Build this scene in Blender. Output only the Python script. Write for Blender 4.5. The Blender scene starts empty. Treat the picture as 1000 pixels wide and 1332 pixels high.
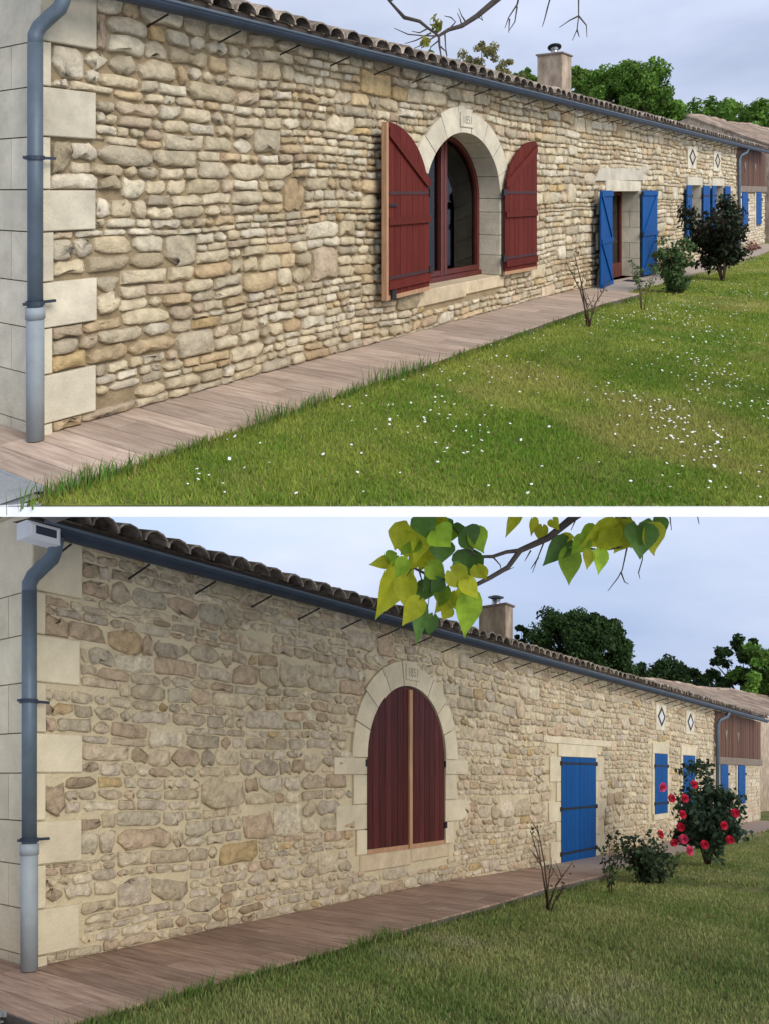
import bpy, math, random
import numpy as np

# ------------------------------------------------------------------ camera, sky, sun, exposure
scene = bpy.context.scene
COL = scene.collection
cam_data = bpy.data.cameras.new("camera")
cam_data.sensor_fit = 'HORIZONTAL'
cam_data.sensor_width = 36.0
cam_data.lens = 36.0
cam_data.shift_y = -0.044
cam_data.clip_end = 900.0
camera = bpy.data.objects.new("camera", cam_data)
camera.rotation_euler = (math.radians(90), 0, 0)
COL.objects.link(camera)
scene.camera = camera

SUN_EL, SUN_AZ = 29.0, 139.0          # azimuth clockwise from +Y (the view direction)
world = bpy.data.worlds.new("World")
scene.world = world
world.use_nodes = True
wn = world.node_tree.nodes; wl = world.node_tree.links
for nd in list(wn): wn.remove(nd)
w_out = wn.new('ShaderNodeOutputWorld'); w_bg = wn.new('ShaderNodeBackground')
w_tc = wn.new('ShaderNodeTexCoord'); w_sep = wn.new('ShaderNodeSeparateXYZ')
w_abs = wn.new('ShaderNodeMath'); w_abs.operation = 'ABSOLUTE'
w_mad = wn.new('ShaderNodeMath'); w_mad.operation = 'MULTIPLY_ADD'
w_mad.inputs[1].default_value = 0.85; w_mad.inputs[2].default_value = 0.15
w_com = wn.new('ShaderNodeCombineXYZ'); w_sky = wn.new('ShaderNodeTexSky')
w_sky.sky_type = 'NISHITA'; w_sky.sun_disc = False
w_sky.sun_elevation = math.radians(SUN_EL); w_sky.sun_rotation = math.radians(SUN_AZ)
w_map = wn.new('ShaderNodeMapping'); w_map.inputs['Scale'].default_value = (1.0, 1.0, 3.2)
w_noi = wn.new('ShaderNodeTexNoise'); w_noi.inputs['Scale'].default_value = 2.3
w_noi.inputs['Detail'].default_value = 7; w_noi.inputs['Roughness'].default_value = 0.52
w_ramp = wn.new('ShaderNodeValToRGB')
w_ramp.color_ramp.elements[0].position = 0.28; w_ramp.color_ramp.elements[0].color = (0.45, 0.45, 0.45, 1)
w_ramp.color_ramp.elements[1].position = 0.60; w_ramp.color_ramp.elements[1].color = (0.96, 0.96, 0.96, 1)
w_noi2 = wn.new('ShaderNodeTexNoise'); w_noi2.inputs['Scale'].default_value = 1.7; w_noi2.inputs['Detail'].default_value = 5
w_cc = wn.new('ShaderNodeValToRGB')
w_cc.color_ramp.elements[0].position = 0.32; w_cc.color_ramp.elements[0].color = (0.60, 0.68, 0.92, 1)
w_cc.color_ramp.elements[1].position = 0.68; w_cc.color_ramp.elements[1].color = (0.86, 0.92, 1.08, 1)
w_cs = wn.new('ShaderNodeVectorMath'); w_cs.operation = 'SCALE'; w_cs.inputs['Scale'].default_value = 6.3
w_mix = wn.new('ShaderNodeMix'); w_mix.data_type = 'RGBA'
wl.new(w_tc.outputs['Generated'], w_sep.inputs[0]); wl.new(w_sep.outputs['Z'], w_abs.inputs[0])
wl.new(w_abs.outputs[0], w_mad.inputs[0])
wl.new(w_sep.outputs['X'], w_com.inputs['X']); wl.new(w_sep.outputs['Y'], w_com.inputs['Y']); wl.new(w_mad.outputs[0], w_com.inputs['Z'])
wl.new(w_com.outputs[0], w_sky.inputs['Vector'])
wl.new(w_tc.outputs['Generated'], w_map.inputs[0]); wl.new(w_map.outputs[0], w_noi.inputs[0]); wl.new(w_map.outputs[0], w_noi2.inputs[0])
wl.new(w_noi.outputs[0], w_ramp.inputs[0]); wl.new(w_noi2.outputs[0], w_cc.inputs[0]); wl.new(w_cc.outputs[0], w_cs.inputs[0])
wl.new(w_ramp.outputs[0], w_mix.inputs['Factor']); wl.new(w_sky.outputs[0], w_mix.inputs[6]); wl.new(w_cs.outputs[0], w_mix.inputs[7])
wl.new(w_mix.outputs[2], w_bg.inputs['Color']); w_bg.inputs['Strength'].default_value = 0.125
wl.new(w_bg.outputs[0], w_out.inputs[0])

sun_data = bpy.data.lights.new("sun", 'SUN')
sun_data.energy = 1.8; sun_data.angle = math.radians(38); sun_data.color = (1.0, 0.95, 0.87)
sun = bpy.data.objects.new("sun", sun_data)
a, e = math.radians(SUN_AZ), math.radians(SUN_EL)
from mathutils import Vector
sun.rotation_euler = Vector((math.sin(a)*math.cos(e), math.cos(a)*math.cos(e), math.sin(e))).to_track_quat('Z', 'Y').to_euler()
COL.objects.link(sun)
scene.view_settings.view_transform = 'Standard'
scene.view_settings.look = 'None'
scene.view_settings.gamma = 1.0
scene.view_settings.exposure = 0.40
scene.view_settings.use_curve_mapping = False

# ------------------------------------------------------------------ materials
MATS = {}
def mat(name, base, var=0.18, scale=6.0, bump=0.0, bscale=None, rough=0.85, tint=False, randv=0.0,
        stretch=None, rotz=0.0, metal=0.0, spec=0.3, base2=None, translucent=0.0, detail=6, bdist=0.02):
    m = bpy.data.materials.new(name); m.use_nodes = True
    nt = m.node_tree; N = nt.nodes; L = nt.links
    bs = N['Principled BSDF']; out = N['Material Output']
    geo = N.new('ShaderNodeNewGeometry'); vec = geo.outputs['Position']
    if stretch:
        mp = N.new('ShaderNodeMapping'); mp.vector_type = 'POINT'
        rot = N.new('ShaderNodeVectorRotate'); rot.rotation_type = 'Z_AXIS'; rot.inputs['Angle'].default_value = rotz
        L.new(vec, rot.inputs[0]); L.new(rot.outputs[0], mp.inputs[0])
        mp.inputs['Scale'].default_value = stretch; vec = mp.outputs[0]
    no = N.new('ShaderNodeTexNoise'); no.inputs['Scale'].default_value = scale; no.inputs['Detail'].default_value = detail
    no.inputs['Roughness'].default_value = 0.62
    L.new(vec, no.inputs['Vector'])
    if base2:
        cr = N.new('ShaderNodeValToRGB')
        cr.color_ramp.elements[0].position = 0.36; cr.color_ramp.elements[0].color = (*base, 1)
        cr.color_ramp.elements[1].position = 0.64; cr.color_ramp.elements[1].color = (*base2, 1)
        L.new(no.outputs['Fac'], cr.inputs[0]); col = cr.outputs[0]
    elif tint:
        at = N.new('ShaderNodeAttribute'); at.attribute_name = 'tint'; col = at.outputs['Color']
    else:
        rgb = N.new('ShaderNodeRGB'); rgb.outputs[0].default_value = (*base, 1); col = rgb.outputs[0]
    mr = N.new('ShaderNodeMapRange'); mr.inputs['From Min'].default_value = 0.28; mr.inputs['From Max'].default_value = 0.72
    mr.inputs['To Min'].default_value = 1 - var; mr.inputs['To Max'].default_value = 1 + var
    L.new(no.outputs['Fac'], mr.inputs['Value'])
    fac = mr.outputs[0]
    if randv:
        oi = N.new('ShaderNodeObjectInfo'); r2 = N.new('ShaderNodeMapRange')
        r2.inputs['To Min'].default_value = 1 - randv; r2.inputs['To Max'].default_value = 1 + randv
        L.new(oi.outputs['Random'], r2.inputs['Value'])
        mu = N.new('ShaderNodeMath'); mu.operation = 'MULTIPLY'; L.new(fac, mu.inputs[0]); L.new(r2.outputs[0], mu.inputs[1]); fac = mu.outputs[0]
    sc = N.new('ShaderNodeVectorMath'); sc.operation = 'SCALE'
    L.new(col, sc.inputs[0]); L.new(fac, sc.inputs['Scale']); L.new(sc.outputs[0], bs.inputs['Base Color'])
    bs.inputs['Roughness'].default_value = rough; bs.inputs['Metallic'].default_value = metal
    bs.inputs['Specular IOR Level'].default_value = spec
    if bump:
        nb = N.new('ShaderNodeTexNoise'); nb.inputs['Scale'].default_value = bscale or scale*4; nb.inputs['Detail'].default_value = 8
        nb.inputs['Roughness'].default_value = 0.65
        L.new(vec, nb.inputs['Vector'])
        bp = N.new('ShaderNodeBump'); bp.inputs['Strength'].default_value = bump; bp.inputs['Distance'].default_value = bdist
        L.new(nb.outputs['Fac'], bp.inputs['Height']); L.new(bp.outputs[0], bs.inputs['Normal'])
    if translucent:
        tr = N.new('ShaderNodeBsdfTranslucent'); L.new(sc.outputs[0], tr.inputs['Color'])
        mx = N.new('ShaderNodeMixShader'); mx.inputs[0].default_value = translucent
        L.new(bs.outputs[0], mx.inputs[1]); L.new(tr.outputs[0], mx.inputs[2]); L.new(mx.outputs[0], out.inputs[0])
    MATS[name] = m
    return m

M_STONE_OLD = mat('old_rubble_stone', (.5,.4,.26), .30, 10, 1.0, 17, .92, tint=True, bdist=.045, spec=.15)
M_STONE_NEW = mat('repointed_rubble_stone', (.5,.4,.26), .34, 12, 1.0, 16, .92, tint=True, bdist=.06, spec=.15)
M_MORTAR_OLD = mat('old_mortar', (.33,.25,.145), .25, 5, 1.0, 30, .95, bdist=.03)
M_MORTAR_NEW = mat('fresh_mortar', (.60,.505,.325), .14, 3, .9, 26, .95, bdist=.03)
M_DRESSED = mat('dressed_limestone', (.57,.51,.38), .24, 3, .6, 30, .88, randv=.10)
M_DRESSED_NEW = mat('cleaned_limestone', (.60,.52,.36), .17, 3, .5, 30, .88, randv=.06)
M_SILL = mat('weathered_sill_stone', (.56,.45,.29), .2, 5, .5, 30, .9, randv=.06)
M_LINTEL = mat('grey_cement', (.50,.45,.35), .22, 3, .3, 50, .9)
M_CARVE = mat('carved_grey', (.22,.21,.18), .1, 10)
M_ZINC = mat('weathered_zinc', (.030,.042,.060), .25, 3, .08, 30, .5, metal=.1, spec=.25)
M_ZINC_PIPE = mat('zinc_pipe', (.10,.13,.155), .22, 4, .05, 30, .5, metal=.2, spec=.3)
M_PVC = mat('grey_pipe_foot', (.26,.29,.30), .15, 4, .05, 30, .55)
M_IRON = mat('black_iron', (.018,.017,.018), .2, 20, .1, 60, .6)
M_RUST = mat('brown_iron_band', (.055,.02,.02), .2, 20, .1, 60, .65)
M_TILE = mat('weathered_roof_tile', (.17,.13,.095), .4, 7, .5, 30, .9, randv=.3, base2=(.40,.33,.25))
M_TILE_SOFFIT = mat('dark_eave_board', (.06,.045,.035), .2, 6)
M_RED = mat('red_painted_board', (.115,.019,.013), .25, 3, .3, 18, .75, spec=.12, randv=.12, stretch=(9,9,.7))
M_RED_DARK = mat('dark_red_board', (.075,.017,.015), .35, 3, .3, 18, .55, spec=.2, randv=.2, stretch=(9,9,.6))
M_RED_FRAME = mat('red_brown_frame', (.10,.022,.016), .15, 5, .05, 20, .4)
M_RAW = mat('bare_wood', (.42,.24,.13), .25, 4, .3, 20, .75, stretch=(9,9,.8))
M_BLUE = mat('blue_painted_board', (.003,.068,.235), .12, 3, .15, 20, .6, spec=.15, randv=.05, stretch=(9,9,.7))
M_BROWN = mat('brown_board', (.115,.055,.032), .3, 3, .3, 20, .8, randv=.3, stretch=(9,9,.5))
M_BEAM = mat('grey_beam', (.20,.155,.115), .25, 4, .3, 20, .85)
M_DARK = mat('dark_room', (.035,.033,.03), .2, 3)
M_CHIM = mat('stained_render', (.37,.29,.205), .5, 2.2, .5, 20, .92, stretch=(2.4,2.4,1.0))
M_STEEL = mat('steel_flue', (.45,.46,.48), .1, 4, 0, 10, .3, metal=.9)
M_BLACK = mat('black_cap', (.02,.022,.025), .1, 4, 0, 10, .4)
M_WHITE = mat('white_edge', (.80,.80,.79), .03, 2, .1, 30, .8)
M_PLASTIC = mat('pale_plastic', (.62,.62,.60), .05, 4, 0, 10, .4)
M_SOLAR = mat('solar_cell', (.012,.016,.03), .1, 4, 0, 10, .25)
M_KERB = mat('grey_kerb', (.13,.115,.10), .3, 8, .5, 40, .95)
M_SOIL = mat('bare_soil', (.15,.10,.06), .3, 12, .8, 40, 1.0)
M_MAT = mat('black_door_mat', (.02,.02,.02), .2, 30, .5, 200, 1.0)
M_GRATE = mat('galvanised_grate', (.36,.38,.39), .12, 10, 0, 10, .5, metal=.4)
M_BARK = mat('dark_bark', (.075,.06,.048), .3, 18, .6, 60, .95)
M_CANE = mat('rose_cane', (.10,.062,.04), .3, 18, .4, 60, .9)
M_GRASS = mat('grass_blade', (.1,.2,.03), .10, 4, 0, 10, .8, tint=True, translucent=.3, spec=.12)
M_DAISY = mat('daisy_petal', (.82,.82,.78), .04, 20)
M_LEAF_BRIGHT = mat('fresh_green_foliage', (.05,.12,.015), .35, .9, 0, 10, .7, tint=True, translucent=.3, spec=.2)
M_CATALPA_YELLOW = mat('catalpa_leaf_yellow', (.50,.52,.03), .2, 16, .25, 50, .5, randv=.2, translucent=.6, spec=.3)
M_CATALPA_DARK = mat('catalpa_leaf_dark', (.10,.20,.035), .25, 16, .25, 50, .5, randv=.3, translucent=.35, spec=.3)
M_CATALPA = mat('catalpa_leaf', (.26,.40,.028), .25, 16, .25, 50, .5, randv=.4, translucent=.5, spec=.3)
M_FARROOF = mat('pinkish_old_tile', (.30,.215,.16), .3, 1.5, .6, 20, .95, base2=(.42,.33,.25))
M_ROSE = mat('crimson_petal', (.58,.022,.06), .25, 30, 0, 10, .55, translucent=.2)
M_PINK = mat('pink_petal', (.68,.07,.17), .2, 30, 0, 10, .55, translucent=.2)
def glass_mat():
    m = bpy.data.materials.new('window_glass'); m.use_nodes = True
    nt = m.node_tree; N = nt.nodes; L = nt.links
    for n in list(N): N.remove(n)
    o = N.new('ShaderNodeOutputMaterial'); g = N.new('ShaderNodeBsdfGlossy'); g.inputs['Roughness'].default_value = .015
    t = N.new('ShaderNodeBsdfTransparent'); t.inputs['Color'].default_value = (.72,.76,.74,1)
    f = N.new('ShaderNodeFresnel'); f.inputs['IOR'].default_value = 1.5; x = N.new('ShaderNodeMixShader')
    L.new(f.outputs[0], x.inputs[0]); L.new(t.outputs[0], x.inputs[1]); L.new(g.outputs[0], x.inputs[2]); L.new(x.outputs[0], o.inputs[0])
    return m
M_GLASS = glass_mat()
def ground_mat(name, c1, c2, c3):
    m = mat(name, c1, .25, 1.3, .8, 60, 1.0, base2=c2)
    return m
M_LAWN_A = ground_mat('upper_lawn_ground', (.13,.18,.03), (.27,.27,.06), None)
M_LAWN_B = ground_mat('lower_lawn_ground', (.12,.15,.045), (.25,.23,.085), None)

# ------------------------------------------------------------------ helpers
WP = {}
def pos_of(o): return WP.get(o.name, (0, 0, 0))
def link(o, parent, wpos):
    COL.objects.link(o)
    if parent is not None:
        o.parent = parent; q = pos_of(parent)
        o.location = (wpos[0]-q[0], wpos[1]-q[1], wpos[2]-q[2])
    else:
        o.location = wpos
    WP[o.name] = tuple(wpos)
    return o
def thing(name, label, cat, wpos, group=None):
    o = bpy.data.objects.new(name, None); o.empty_display_size = .2
    link(o, None, wpos); o['label'] = label; o['category'] = cat
    if group: o['group'] = group
    return o
def tag(o, label=None, cat=None, group=None, kind=None):
    if label: o['label'] = label
    if cat: o['category'] = cat
    if group: o['group'] = group
    if kind: o['kind'] = kind
    return o
def mesh_world(name, V, F, m, parent=None, smooth=False, tints=None, origin=None, kind=None, label=None):
    """V in world coordinates (n,3)"""
    V = np.asarray(V, dtype=np.float64)
    c = (V.min(0)+V.max(0))/2 if origin is None else np.asarray(origin)
    me = bpy.data.meshes.new(name)
    V2 = V-c
    if isinstance(F, np.ndarray):
        nf, k = F.shape
        me.vertices.add(len(V2)); me.vertices.foreach_set('co', V2.astype(np.float32).ravel())
        me.loops.add(nf*k); me.loops.foreach_set('vertex_index', F.astype(np.int32).ravel())
        me.polygons.add(nf); me.polygons.foreach_set('loop_start', np.arange(0, nf*k, k, dtype=np.int32))
        me.update(calc_edges=True)
    else:
        me.from_pydata([tuple(v) for v in V2], [], F); me.update()
    if smooth == 'front':      # flat sides, rounded front (sides are the first ten faces of each 30)
        me.polygons.foreach_set('use_smooth', [(i % 30) >= 10 for i in range(len(me.polygons))])
    elif smooth:
        me.polygons.foreach_set('use_smooth', [True]*len(me.polygons))
    if tints is not None:
        at = me.color_attributes.new('tint', 'FLOAT_COLOR', 'POINT')
        t = np.ones((len(V2), 4), dtype=np.float32); t[:, :3] = tints
        at.data.foreach_set('color', t.ravel())
    me.materials.append(m)
    o = bpy.data.objects.new(name, me)
    link(o, parent, tuple(c))
    if kind: o['kind'] = kind
    if label: o['label'] = label
    return o
def copy_of(src, parent, wpos):
    o = src.copy(); link(o, parent, wpos); return o

class Geo:
    """collects vertices and faces of one piece"""
    def __init__(self): self.V = []; self.F = []
    def add(self, V, F):
        b = len(self.V); self.V += [tuple(v) for v in V]; self.F += [tuple(i+b for i in f) for f in F]; return self
    def box(self, s0, s1, n0, n1, h0, h1, ch=0.0):
        if ch <= 0:
            V = [(s0,n0,h0),(s1,n0,h0),(s1,n1,h0),(s0,n1,h0),(s0,n0,h1),(s1,n0,h1),(s1,n1,h1),(s0,n1,h1)]
            F = [(0,3,2,1),(4,5,6,7),(0,1,5,4),(1,2,6,5),(2,3,7,6),(3,0,4,7)]
            return self.add(V, F)
        R = [(s0,h0),(s1,h0),(s1,h1),(s0,h1)]; I = [(s0+ch,h0+ch),(s1-ch,h0+ch),(s1-ch,h1-ch),(s0+ch,h1-ch)]
        V = [(x,n0,y) for x,y in R]+[(x,n1-ch,y) for x,y in R]+[(x,n1,y) for x,y in I]
        F = [(0,1,2,3)]+[(i,4+i,4+(i+1)%4,(i+1)%4) for i in range(4)]+[(4+i,8+i,8+(i+1)%4,4+(i+1)%4) for i in range(4)]+[(11,10,9,8)]
        return self.add(V, F)
    def prism(self, poly, n0, n1, ch=0.0):
        """poly in (s,h), extruded from n0 to n1 with a chamfered front"""
        k = len(poly); cx = sum(p[0] for p in poly)/k; cy = sum(p[1] for p in poly)/k
        V = [(x,n0,y) for x,y in poly]+[(x,n1-ch,y) for x,y in poly]
        F = [tuple(range(k))]+[(i,k+i,k+(i+1)%k,(i+1)%k) for i in range(k)]
        if ch:
            V += [(x+(cx-x)*min(1,ch*1.6/max(1e-3,math.hypot(x-cx,y-cy))), n1, y+(cy-y)*min(1,ch*1.6/max(1e-3,math.hypot(x-cx,y-cy)))) for x,y in poly]
            F += [(k+i,2*k+i,2*k+(i+1)%k,k+(i+1)%k) for i in range(k)]+[tuple(range(3*k-1,2*k-1,-1))]
        else:
            F += [tuple(range(2*k-1,k-1,-1))]
        return self.add(V, F)
    def tube(self, pts, rad, sides=8, cap=True):
        pts = [np.array(p, float) for p in pts]; n = len(pts)
        if not hasattr(rad, '__len__'): rad = [rad]*n
        b = len(self.V); up = None
        for i, p in enumerate(pts):
            d = pts[min(i+1,n-1)]-pts[max(i-1,0)]; d /= (np.linalg.norm(d)+1e-9)
            if up is None:
                up = np.array((0,0,1.)) if abs(d[2]) < .9 else np.array((1.,0,0))
            x = np.cross(d, up); x /= (np.linalg.norm(x)+1e-9); y = np.cross(x, d); up = y
            for j in range(sides):
                t = 2*math.pi*j/sides
                self.V.append(tuple(p+rad[i]*(math.cos(t)*x+math.sin(t)*y)))
        for i in range(n-1):
            for j in range(sides):
                j2 = (j+1) % sides
                self.F.append((b+i*sides+j, b+i*sides+j2, b+(i+1)*sides+j2, b+(i+1)*sides+j))
        if cap:
            self.F.append(tuple(b+j for j in range(sides-1,-1,-1))); self.F.append(tuple(b+(n-1)*sides+j for j in range(sides)))
        return self
    def lathe(self, c, prof, sides=12):
        b = len(self.V)
        for r, z in prof:
            for j in range(sides):
                t = 2*math.pi*j/sides; self.V.append((c[0]+r*math.cos(t), c[1]+r*math.sin(t), c[2]+z))
        for i in range(len(prof)-1):
            for j in range(sides):
                j2 = (j+1) % sides; self.F.append((b+i*sides+j, b+i*sides+j2, b+(i+1)*sides+j2, b+(i+1)*sides+j))
        self.F.append(tuple(b+j for j in range(sides-1,-1,-1))); self.F.append(tuple(b+(len(prof)-1)*sides+j for j in range(sides)))
        return self

def lerp(tab, x):
    if x <= tab[0][0]: return tab[0][1]
    for (x0,y0),(x1,y1) in zip(tab, tab[1:]):
        if x <= x1: return y0+(y1-y0)*(x-x0)/(x1-x0)
    return tab[-1][1]

class Plot:  # house and ground sheared along view depth; the slope is made up
    """One sheared plot. s runs along the house front, n outwards over the path and the lawn, h is plumb height.
    The ground of the plot climbs (or falls) with a constant grade along +Y; walls stay plumb."""
    def __init__(self, k, off, eye, grade, s0y, hg, step, pw):
        L = math.hypot(k, 1); self.U = (k/L, 1/L); self.N = (1/L, -k/L)
        self.g = grade; self.O = (k*s0y-off, s0y, -eye+grade*s0y)
        self.hg, self.step, self.pw = hg, step, pw
        self.ang = math.atan2(self.U[1], self.U[0])
    def D(self, s, n, h):
        x = s*self.U[0]+n*self.N[0]; y = s*self.U[1]+n*self.N[1]
        return (x, y, self.g*y+h)
    def W(self, s, n, h):
        d = self.D(s, n, h); return (self.O[0]+d[0], self.O[1]+d[1], self.O[2]+d[2])
    def Wa(self, V):
        V = np.asarray(V, float); x = V[:,0]*self.U[0]+V[:,1]*self.N[0]; y = V[:,0]*self.U[1]+V[:,1]*self.N[1]
        return np.stack([self.O[0]+x, self.O[1]+y, self.O[2]+self.g*y+V[:,2]], 1)
    def sn(self, X, Y):
        dx, dy = X-self.O[0], Y-self.O[1]
        return dx*self.U[0]+dy*self.U[1], dx*self.N[0]+dy*self.N[1]
    def lawn_h(self, s):
        s = np.asarray(s, float)
        return np.interp(s, [a for a,b in self.hg], [b for a,b in self.hg])-np.interp(s, [a for a,b in self.step], [b for a,b in self.step])
    def lawn_z(self, X, Y):
        s, n = self.sn(np.asarray(X, float), np.asarray(Y, float))
        return self.O[2]+self.g*(np.asarray(Y, float)-self.O[1])+self.lawn_h(s)+.012*np.sin(X*1.7+1)*np.sin(Y*1.3)
    def mk(self, name, geo, m, parent=None, smooth=False, tints=None, kind=None, label=None):
        return mesh_world(name, self.Wa(geo.V), geo.F, m, parent, smooth, tints, None, kind, label)

PA = Plot(.705, 6.697, 1.84, .374, 6.697/1.153, [(0,0),(9,0),(12,-.09),(14.5,-.17),(18,-.22),(26,-.34),(40,-.42)],
          [(-3,.02),(0,.025),(6,.06),(11,.09),(11.4,.02),(40,.02)], [(0,1.11),(20,1.11)])
PB = Plot(.75, 7.324, 1.53, -.384, 7.324/1.205, [(0,0),(6,0),(9,-.10),(12,-.15),(20,-.2),(40,-.24)],
          [(-3,.03),(0,.04),(5,.08),(9,.11),(9.3,.02),(40,.02)], [(0,1.5),(5,1.48),(9,1.28),(20,1.28)])

# ------------------------------------------------------------------ rubble masonry
def wob(x, y, seed):
    return (math.sin(x*1.9+seed)+math.sin(x*4.3+y*2.1+seed*1.7)*.6+math.sin(x*.7-y*1.1+seed*.3)*1.2)/2.8
STONE_A = [(.60,.51,.35),(.66,.57,.41),(.55,.46,.31),(.69,.62,.47),(.61,.52,.36),(.52,.45,.33),(.67,.60,.47),(.58,.45,.28),(.57,.46,.33),(.64,.55,.39)]
STONE_B = [(.62,.52,.36),(.65,.56,.40),(.58,.49,.35),(.63,.55,.41),(.60,.49,.35),(.56,.475,.355),(.62,.53,.41),(.56,.43,.30)]
def stone_cells(rng, s_end, h0, h1, xs):
    """irregular coursed rubble: courses split into blocks, blocks into one, two or three beds"""
    cells = []; y = h0; ci = 0
    while y < h1-.05:
        c = rng.choice([.16,.2,.24,.27,.30,.34])*rng.uniform(.9,1.1)
        if y+c > h1-.06: c = h1-y
        x = -rng.uniform(0,.3)
        while x < s_end:
            r = rng.random(); bw = rng.uniform(.55,1.25)*xs
            if r < .24 and c > .15: beds = [(0,1)]; bw = rng.uniform(.26,.50)*xs
            elif r < .78 or c < .22:
                f = rng.uniform(.36,.64); beds = [(0,f),(f,1)]
            else:
                f = rng.uniform(.26,.4); g = rng.uniform(.6,.74); beds = [(0,f),(f,g),(g,1)]
            for f0, f1 in beds:
                bx = x; ht = (f1-f0)*c
                while bx < x+bw-.02:
                    w = rng.uniform(.9,3.0)*max(.085,min(ht,.17))*xs
                    if bx+w > x+bw-.09*xs: w = x+bw-bx
                    if len(beds) == 1: w = bw
                    cells.append((bx, bx+w, y+f0*c, y+f1*c)); bx += w
            x += bw
        y += c; ci += 1
    return cells
def build_stones(P, rng, parent, s_end, h1, blocked, m, pal, depth, gap, xs, flat, n_single, qedge, cf=1.0, tilt=(-.10,.06), base=-.012, seed=1.0):
    cells = stone_cells(rng, s_end, -.45, h1, xs); out = []
    for (a0,a1,b0,b1) in cells:
        cx, cy = (a0+a1)/2, (b0+b1)/2
        if cx > s_end or a1 < qedge(cy)+.05: continue
        w, h = a1-a0, b1-b0
        if w < .05 or h < .03: continue
        if blocked(cx, cy, w*.42, h*.4): continue
        if cy < lerp(P.hg, cx)-.02: continue
        g = gap*rng.uniform(.45,1.3)
        x0, x1, y0, y1 = a0+g, a1-g, b0+g*.8, b1-g*.8
        x0 = max(x0, qedge(cy)+.006)
        r0_, r1_ = qrow(cy) if x0 < .55 else (-9, 9)
        q = min(x1-x0, y1-y0)
        if q < .018: continue
        qc = min(q, .19); big = rng.random() < .3
        def cut():
            f = rng.uniform(.25,.62) if (big or rng.random() < .22) else rng.uniform(.05,.26)
            return min(qc*f*rng.uniform(.7,1.5), .40*(x1-x0)), min(qc*f*rng.uniform(.6,1.0), .40*(y1-y0))
        c1, c2, c3, c4 = cut(), cut(), cut(), cut()
        mid = rng.uniform(.3,.7); md2 = rng.uniform(.3,.7); j = lambda k=.10: rng.uniform(-k,k)*qc
        poly = [(x0+c1[0],y0+j(.06)),(x0+(x1-x0)*mid,y0+j(.15)),(x1-c2[0],y0+j(.06)),(x1+j(.07),y0+c2[1]),(x1+j(.07),y1-c3[1]),
                (x1-c3[0],y1+j(.06)),(x0+(x1-x0)*md2,y1+j(.15)),(x0+c4[0],y1+j(.06)),(x0+j(.07),y1-c4[1]),(x0+j(.07),y0+c1[1])]
        sh = rng.uniform(-.16,.16)
        poly = [(x+(y-cy)*sh, y+.035*wob(x, y, seed)) for x, y in poly]
        poly = [(max(x, qedge(cy)+.004), min(max(y, lerp(P.hg, x)+.004, r0_+.004), r1_-.004)) for x, y in poly]
        d = rng.uniform(*depth)*(1 if h > .09 else .8)
        k = len(poly); mx = sum(p[0] for p in poly)/k; my = sum(p[1] for p in poly)/k
        tx, ty = rng.uniform(-.05,.05), rng.uniform(*tilt)
        i1, i2 = min(.008, q*.08), min(.032, q*.22)
        def ins(x, y, r): 
            L_ = math.hypot(x-mx, y-my)+1e-6; f = max(.2, 1-r/min(L_, .5*h+.02)) if abs(y-my) > .3*h else max(.2, 1-r*1.3/L_)
            return mx+(x-mx)*f, my+(y-my)*f
        V = [(x,base,y) for x,y in poly]
        for x,y in poly:
            u, v = ins(x, y, i1); V.append((u, d*rng.uniform(.5,.78)+tx*(x-mx)*.5+ty*(y-my)*.7, v))
        for x,y in poly:
            u, v = ins(x, y, i2*rng.uniform(.7,1.4)); V.append((u, d+rng.uniform(-.006,.006)+tx*(x-mx)+ty*(y-my), v))
        V += [(mx+rng.uniform(-.25,.25)*w, d+rng.uniform(-.004,.010), my+rng.uniform(-.15,.15)*h)]
        F = []
        for r0 in (0, k):
            for i in range(k):
                F.append((r0+i, r0+k+i, r0+k+(i+1)%k, r0+(i+1)%k))
        for i in range(k): F.append((2*k+i, 3*k, 2*k+(i+1)%k))
        t = rng.choice(pal) if rng.random() > .045 else rng.choice([(.55,.41,.22),(.54,.40,.24),(.48,.37,.25)])
        f = rng.uniform(.78,1.10)*cf; t = (t[0]*f, t[1]*f*.975, t[2]*f*.92)
        X = P.W(cx, 0, cy); out.append((w*h/(X[0]**2+X[1]**2+X[2]**2), V, F, t))
    out.sort(key=lambda r: -r[0])
    for _, V, F, t in out[:n_single]:
        mesh_world('stone', P.Wa(V), F, m, parent, 'front', np.tile(t, (len(V),1)))
    G = Geo(); T = []
    for _, V, F, t in out[n_single:]:
        G.add(V, F); T += [t]*len(V)
    o = P.mk('small_stones', G, m, parent, 'front', np.array(T), kind='stuff')
    return o

def chip(rng, poly, a=.006):
    return [(x+rng.uniform(-a,a), y+rng.uniform(-a,a)) for x,y in poly]

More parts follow.
